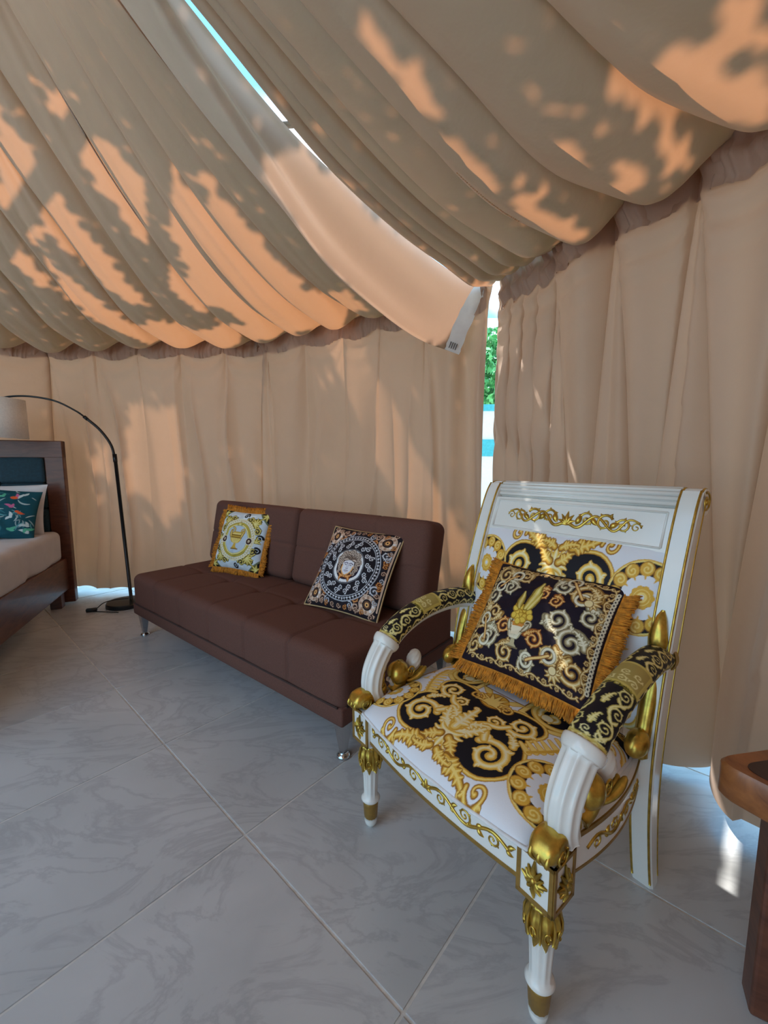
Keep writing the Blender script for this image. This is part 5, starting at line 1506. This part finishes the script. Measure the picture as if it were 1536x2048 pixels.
w_.build('welt', M['sofa_seam'], SO)
tilt = Rx(-0.20)
for s in (1, -1):
    def bdisp(p, n, s=s):
        g = groove(p[..., 0], [s * 0.0 + 0.155, -0.155], 0.006, 0.005) * np.clip(-n[..., 1] + n[..., 2], 0, 1)
        g = g + groove(p[..., 2], [-0.005], 0.007, 0.006) * np.clip(-n[..., 1], 0, 1)
        return g + 0.012 * np.cos(p[..., 0] / 0.47 * 1.4) * np.clip(-n[..., 1], 0, 1)
    MB().rbox((s * SL / 2, 0.585, 0.615), (SL - 0.006, 0.165, 0.44), 0.045, (110, 10, 50), bdisp, tilt).build('backrest', M['sofa'], SO)
for sx_, yy in ((1, 0.0), (-1, 0.0), (1, 0.72), (-1, 0.72)):
    x = sx_ * 0.895
    lg = MB()
    sec = [((0.052, 0.052), 0.155), ((0.050, 0.050), 0.145), ((0.022, 0.022), 0.022), ((0.020, 0.020), 0.016)]
    G = np.array([[(x + a * w[0] / 2, yy + b * w[1] / 2, z) for a, b in ((-1, -1), (1, -1), (1, 1), (-1, 1))] for w, z in sec])
    lg.grid(G, close_v=True); lg.f.append((0, 1, 2, 3)); lg.f.append((15, 14, 13, 12))
    l_ = lg.build('leg', M['chrome'], SO, smooth=False)
    MB().lathe([(0.024, 0.0), (0.026, 0.003), (0.026, 0.009), (0.018, 0.016), (0.010, 0.020)], 24, (x, yy, 0)).build('foot_pad', M['chrome'], l_)

pl = pillow('fringed_cushion', 0.385, 0.385, 0.12, cushion_urn(), 220, 'white and gold cushion with an urn medallion and amber fringe on the sofa', 'cushion', edge='fringe', seed=11)
place_yxz(pl, (-0.910, 2.595, 0.614), -0.425, -0.355, 0.03)
ph_ = pillow('piped_cushion', 0.43, 0.43, 0.12, cushion_head(), 330, 'black cushion with a white ringed head medallion and gold piping on the sofa', 'cushion', edge='cord', seed=21)
place_yxz(ph_, (-0.144, 1.942, 0.590), -0.564, -0.592, 0.025)

# ================================================================== BED
bd_dir = math.atan2(0.371, 0.928)      # local x along the headboard, local -y towards the foot
BED = empty('bed', (-3.235, 2.885, 0), bd_dir)
tag(BED, 'dark wooden bed with a teal padded headboard and white sheet', 'bed')
BW = 0.82
hb = empty('headboard', (0, 0, 0), 0, BED)
hbm = MB()
for s in (1, -1): hbm.cbox((s * (BW - 0.06), 0.03, 0.645), (0.12, 0.07, 1.27), 0.006)
hbm.cbox((0, 0.03, 1.215), (2 * BW, 0.072, 0.13), 0.006); hbm.cbox((0, 0.03, 0.30), (2 * BW - 0.2, 0.06, 0.16), 0.006)
COL.objects.unlink(hb); bpy.data.objects.remove(hb)
hb = hbm.build('headboard', M['bed_wood'], BED, smooth=False)
MB().box((0, 0.045, 0.76), (2 * BW - 0.22, 0.03, 0.80)).build('padding_back', M['teal'], hb, smooth=False)
pad0 = None
for i in range(5):
    for j in range(4):
        w = (2 * BW - 0.24) / 5; h = 0.195
        x = -BW + 0.12 + w * (i + 0.5); z = 0.375 + h * (j + 0.5)
        if pad0 is None:
            pad0 = MB().rbox((0, 0, 0), (w - 0.004, 0.06, h - 0.004), 0.022, (8, 2, 8), lambda p, n: 0.008 * np.cos(p[..., 0] * 9) * np.cos(p[..., 2] * 9) * (n[..., 1] < -0.5)).build('pad', M['teal'], hb)
            o = pad0
        else:
            o = link(pad0.copy(), hb)
        o.location = (x, 0.012, z)
for s in (1, -1):
    MB().cbox((s * (BW - 0.055), -1.0, 0.245), (0.045, 2.0, 0.25), 0.006).build('side_rail', M['bed_wood'], BED, smooth=False)
    MB().cbox((s * (BW - 0.09), -0.10, 0.07), (0.075, 0.075, 0.14), 0.005).build('leg', M['bed_wood'], BED, smooth=False)
    MB().cbox((s * (BW - 0.09), -1.92, 0.07), (0.075, 0.075, 0.14), 0.005).build('leg', M['bed_wood'], BED, smooth=False)
MB().cbox((0, -2.0, 0.245), (2 * BW - 0.07, 0.045, 0.25), 0.006).build('foot_rail', M['bed_wood'], BED, smooth=False)
def sheet_disp(p, n):
    w = 0.006 * vnoise(p[..., 0] * 7 + p[..., 1] * 3 + 40, 2) + 0.004 * vnoise(p[..., 1] * 13 - p[..., 2] * 9 + 60, 4)
    sidef = np.clip(np.abs(n[..., 0]), 0, 1)
    return w + sidef * 0.010 * vnoise(p[..., 1] * 9 + p[..., 2] * 4 + 80, 6)
MB().rbox((0, -1.03, 0.475), (2 * BW - 0.08, 1.98, 0.25), 0.05, (40, 60, 8), sheet_disp).build('sheeted_mattress', M['sheet'], BED)
def white_pillow(name, w, h, t, label):
    root = None
    n = 46; tt = np.linspace(-1, 1, n); U, V = np.meshgrid(tt, tt, indexing='ij')
    puff = np.clip((1 - np.abs(U) ** 2.6) * (1 - np.abs(V) ** 2.6), 0, 1) ** 0.55
    wr = 0.012 * vnoise(U * 4 + 2.5 * V + 9, 61) + 0.007 * vnoise(V * 9 - U * 5 + 30, 62)
    x = w / 2 * U * (1 - 0.05 * (1 - V ** 2)); z = h / 2 * V * (1 - 0.05 * (1 - U ** 2))
    mb = MB()
    for sg in (-1, 1): mb.grid(np.stack([x, sg * t / 2 * puff + wr * puff, z], -1), flip=sg > 0)
    o = mb.build(name, M['pillow'])
    return tag(o, label, 'pillow')
def bed_pt(x, y, z):
    c, s = math.cos(bd_dir), math.sin(bd_dir); return (-3.235 + c * x - s * y, 2.885 + s * x + c * y, z)
wp = white_pillow('bed_pillow', 0.66, 0.38, 0.15, 'plump white pillow leaning on the teal headboard')
place_yxz(wp, bed_pt(0.415, -0.155, 0.772), bd_dir - 0.10, -0.30, 0.0)
tc = pillow('square_cushion', 0.42, 0.36, 0.12, cushion_birds(), 170, 'teal cushion with small bright figures in front of the white pillow', 'cushion', seed=31, back=M['teal'])
place_yxz(tc, bed_pt(0.53, -0.335, 0.768), bd_dir + 0.16, -0.42, 0.14)

# ================================================================== ARC FLOOR LAMP
LA = empty('arc_floor_lamp', (-2.03, 3.13, 0))
tag(LA, 'black arc floor lamp with a pale drum shade between bed and sofa', 'lamp')
def lw(px, py, Y):
    """helper only for laying out the lamp's measured profile: (x, z) at depth Y"""
    P_ = math.radians(6.6); r = (px - 768) / 820; u = (1024 - py) / 820
    d = (r, math.cos(P_) + u * math.sin(P_), u * math.cos(P_) - math.sin(P_)); k = Y / d[1]
    return np.array([d[0] * k, Y, 1.1 + d[2] * k]) - np.array([-2.03, 3.13, 0])
MB().lathe([(0.135, 0.0), (0.14, 0.004), (0.14, 0.028), (0.134, 0.034), (0.02, 0.036)], 48, (0, 0, 0)).build('base', M['lamp_black'], LA, auto=40)
MB().tube([(0.02, 0.03, 0.03), lw(231, 922, 3.14)], 0.0125, 14).build('pole', M['lamp_black'], LA)
MB().tube(smooth_path([lw(231, 922, 3.14), lw(222, 890, 3.12), lw(200, 860, 3.09), lw(172, 836, 3.06)], 26), 0.0095, 12).build('lower_arc', M['lamp_black'], LA)
MB().tube(smooth_path([lw(172, 836, 3.06), lw(150, 821, 3.03), lw(110, 802, 2.99), (lw(62, 793, 2.95)), lw(20, 793, 2.92), lw(-8, 800, 2.90)], 40), 0.0065, 10).build('upper_arc', M['lamp_black'], LA)
for (a, b) in (((231, 924, 3.14), (229, 908, 3.135)), ((175, 839, 3.062), (168, 833, 3.057))):
    MB().tube([lw(*a), lw(*b)], 0.015 if a[0] > 200 else 0.012, 14).build('joint', M['lamp_black'], LA)
sc = lw(-22, 832, 2.88)
shade = MB()
R_ = Ry(0.10)
ph2 = np.linspace(0, 2 * PI, 48, endpoint=False)
prof = [(0.190, 0.135), (0.212, -0.135), (0.208, -0.135), (0.186, 0.135)]
G = np.array([[(r * math.cos(a), r * math.sin(a), z) for a in ph2] for r, z in prof]) @ R_.T + sc
shade.grid(G, close_v=True, close_u=True)
MBs = shade.build('shade', M['shade'], LA)
MB().tube([lw(-8, 800, 2.90), sc + np.array([0, 0, 0.02])], 0.012, 10).build('lamp_holder', M['lamp_black'], MBs)
cord = smooth_path([(0.03, -0.02, 0.06), (-0.03, -0.06, 0.065), (-0.10, -0.07, 0.052), (-0.13, -0.09, 0.040), (-0.165, -0.11, 0.008), (-0.20, -0.13, 0.006), (-0.13, -0.16, 0.006), (-0.06, -0.17, 0.006), (0.05, -0.18, 0.006)], 60)
MB().tube(cord, 0.0035, 6).build('cord', M['lamp_black'], LA)
MB().cbox((-0.17, -0.15, 0.014), (0.07, 0.035, 0.026), 0.006, Rz(0.4)).build('foot_switch', M['lamp_black'], LA)

# ================================================================== SIDE TABLE at the right-hand edge
TB = empty('side_table', (0.99, 0.66, 0))
tag(TB, 'reddish brown wooden table with a thick rounded top at the right edge', 'table')
def rounded(pts, r, n=8):
    out = []; P = np.array(pts, float); k = len(P)
    for i in range(k):
        a, b, c = P[i - 1], P[i], P[(i + 1) % k]
        u = (a - b) / np.linalg.norm(a - b); v = (c - b) / np.linalg.norm(c - b)
        for t in np.linspace(0, 1, n):
            p0, p2 = b + u * r, b + v * r
            out.append((1 - t) ** 2 * p0 + 2 * t * (1 - t) * b + t * t * p2)
    return np.array(out)
tz = 0.50
top = rounded([(-0.318, 0.125), (-0.05, -0.325), (0.10, -0.22), (0.05, 0.19)], 0.05)
tmb = MB(); n_ = len(top); c0 = top.mean(0)
ring_ = []
for z, k in ((tz - 0.072, 0.0), (tz - 0.066, 0.006), (tz - 0.006, 0.006), (tz, 0.0)):
    d = (top - c0); d = d / np.linalg.norm(d, axis=1)[:, None]
    ring_.append(np.column_stack([top + d * (k - 0.006), np.full(n_, z)]))
tmb.grid(np.array(ring_), close_v=True); tmb.f.append(tuple(range(n_))); tmb.f.append(tuple(3 * n_ + i for i in range(n_))[::-1])
tp = tmb.build('table_top', M['table_wood'], TB, auto=40)
ins = MB(); q = c0 + (top - c0) * 0.86
ins.grid(np.array([np.column_stack([q, np.full(n_, tz - 0.004)]), np.column_stack([q, np.full(n_, tz + 0.0015)])]), close_v=True); ins.f.append(tuple(n_ + i for i in range(n_)))
ins.build('inset_top', M['table_dark'], tp, smooth=False)
for (x, y) in ((-0.215, 0.055), (-0.03, -0.22), (0.04, -0.17), (0.0, 0.13)):
    MB().cbox((x, y, 0.214), (0.06, 0.06, 0.428), 0.006, Rz(-0.5)).build('leg', M['bed_wood'], TB, smooth=False)
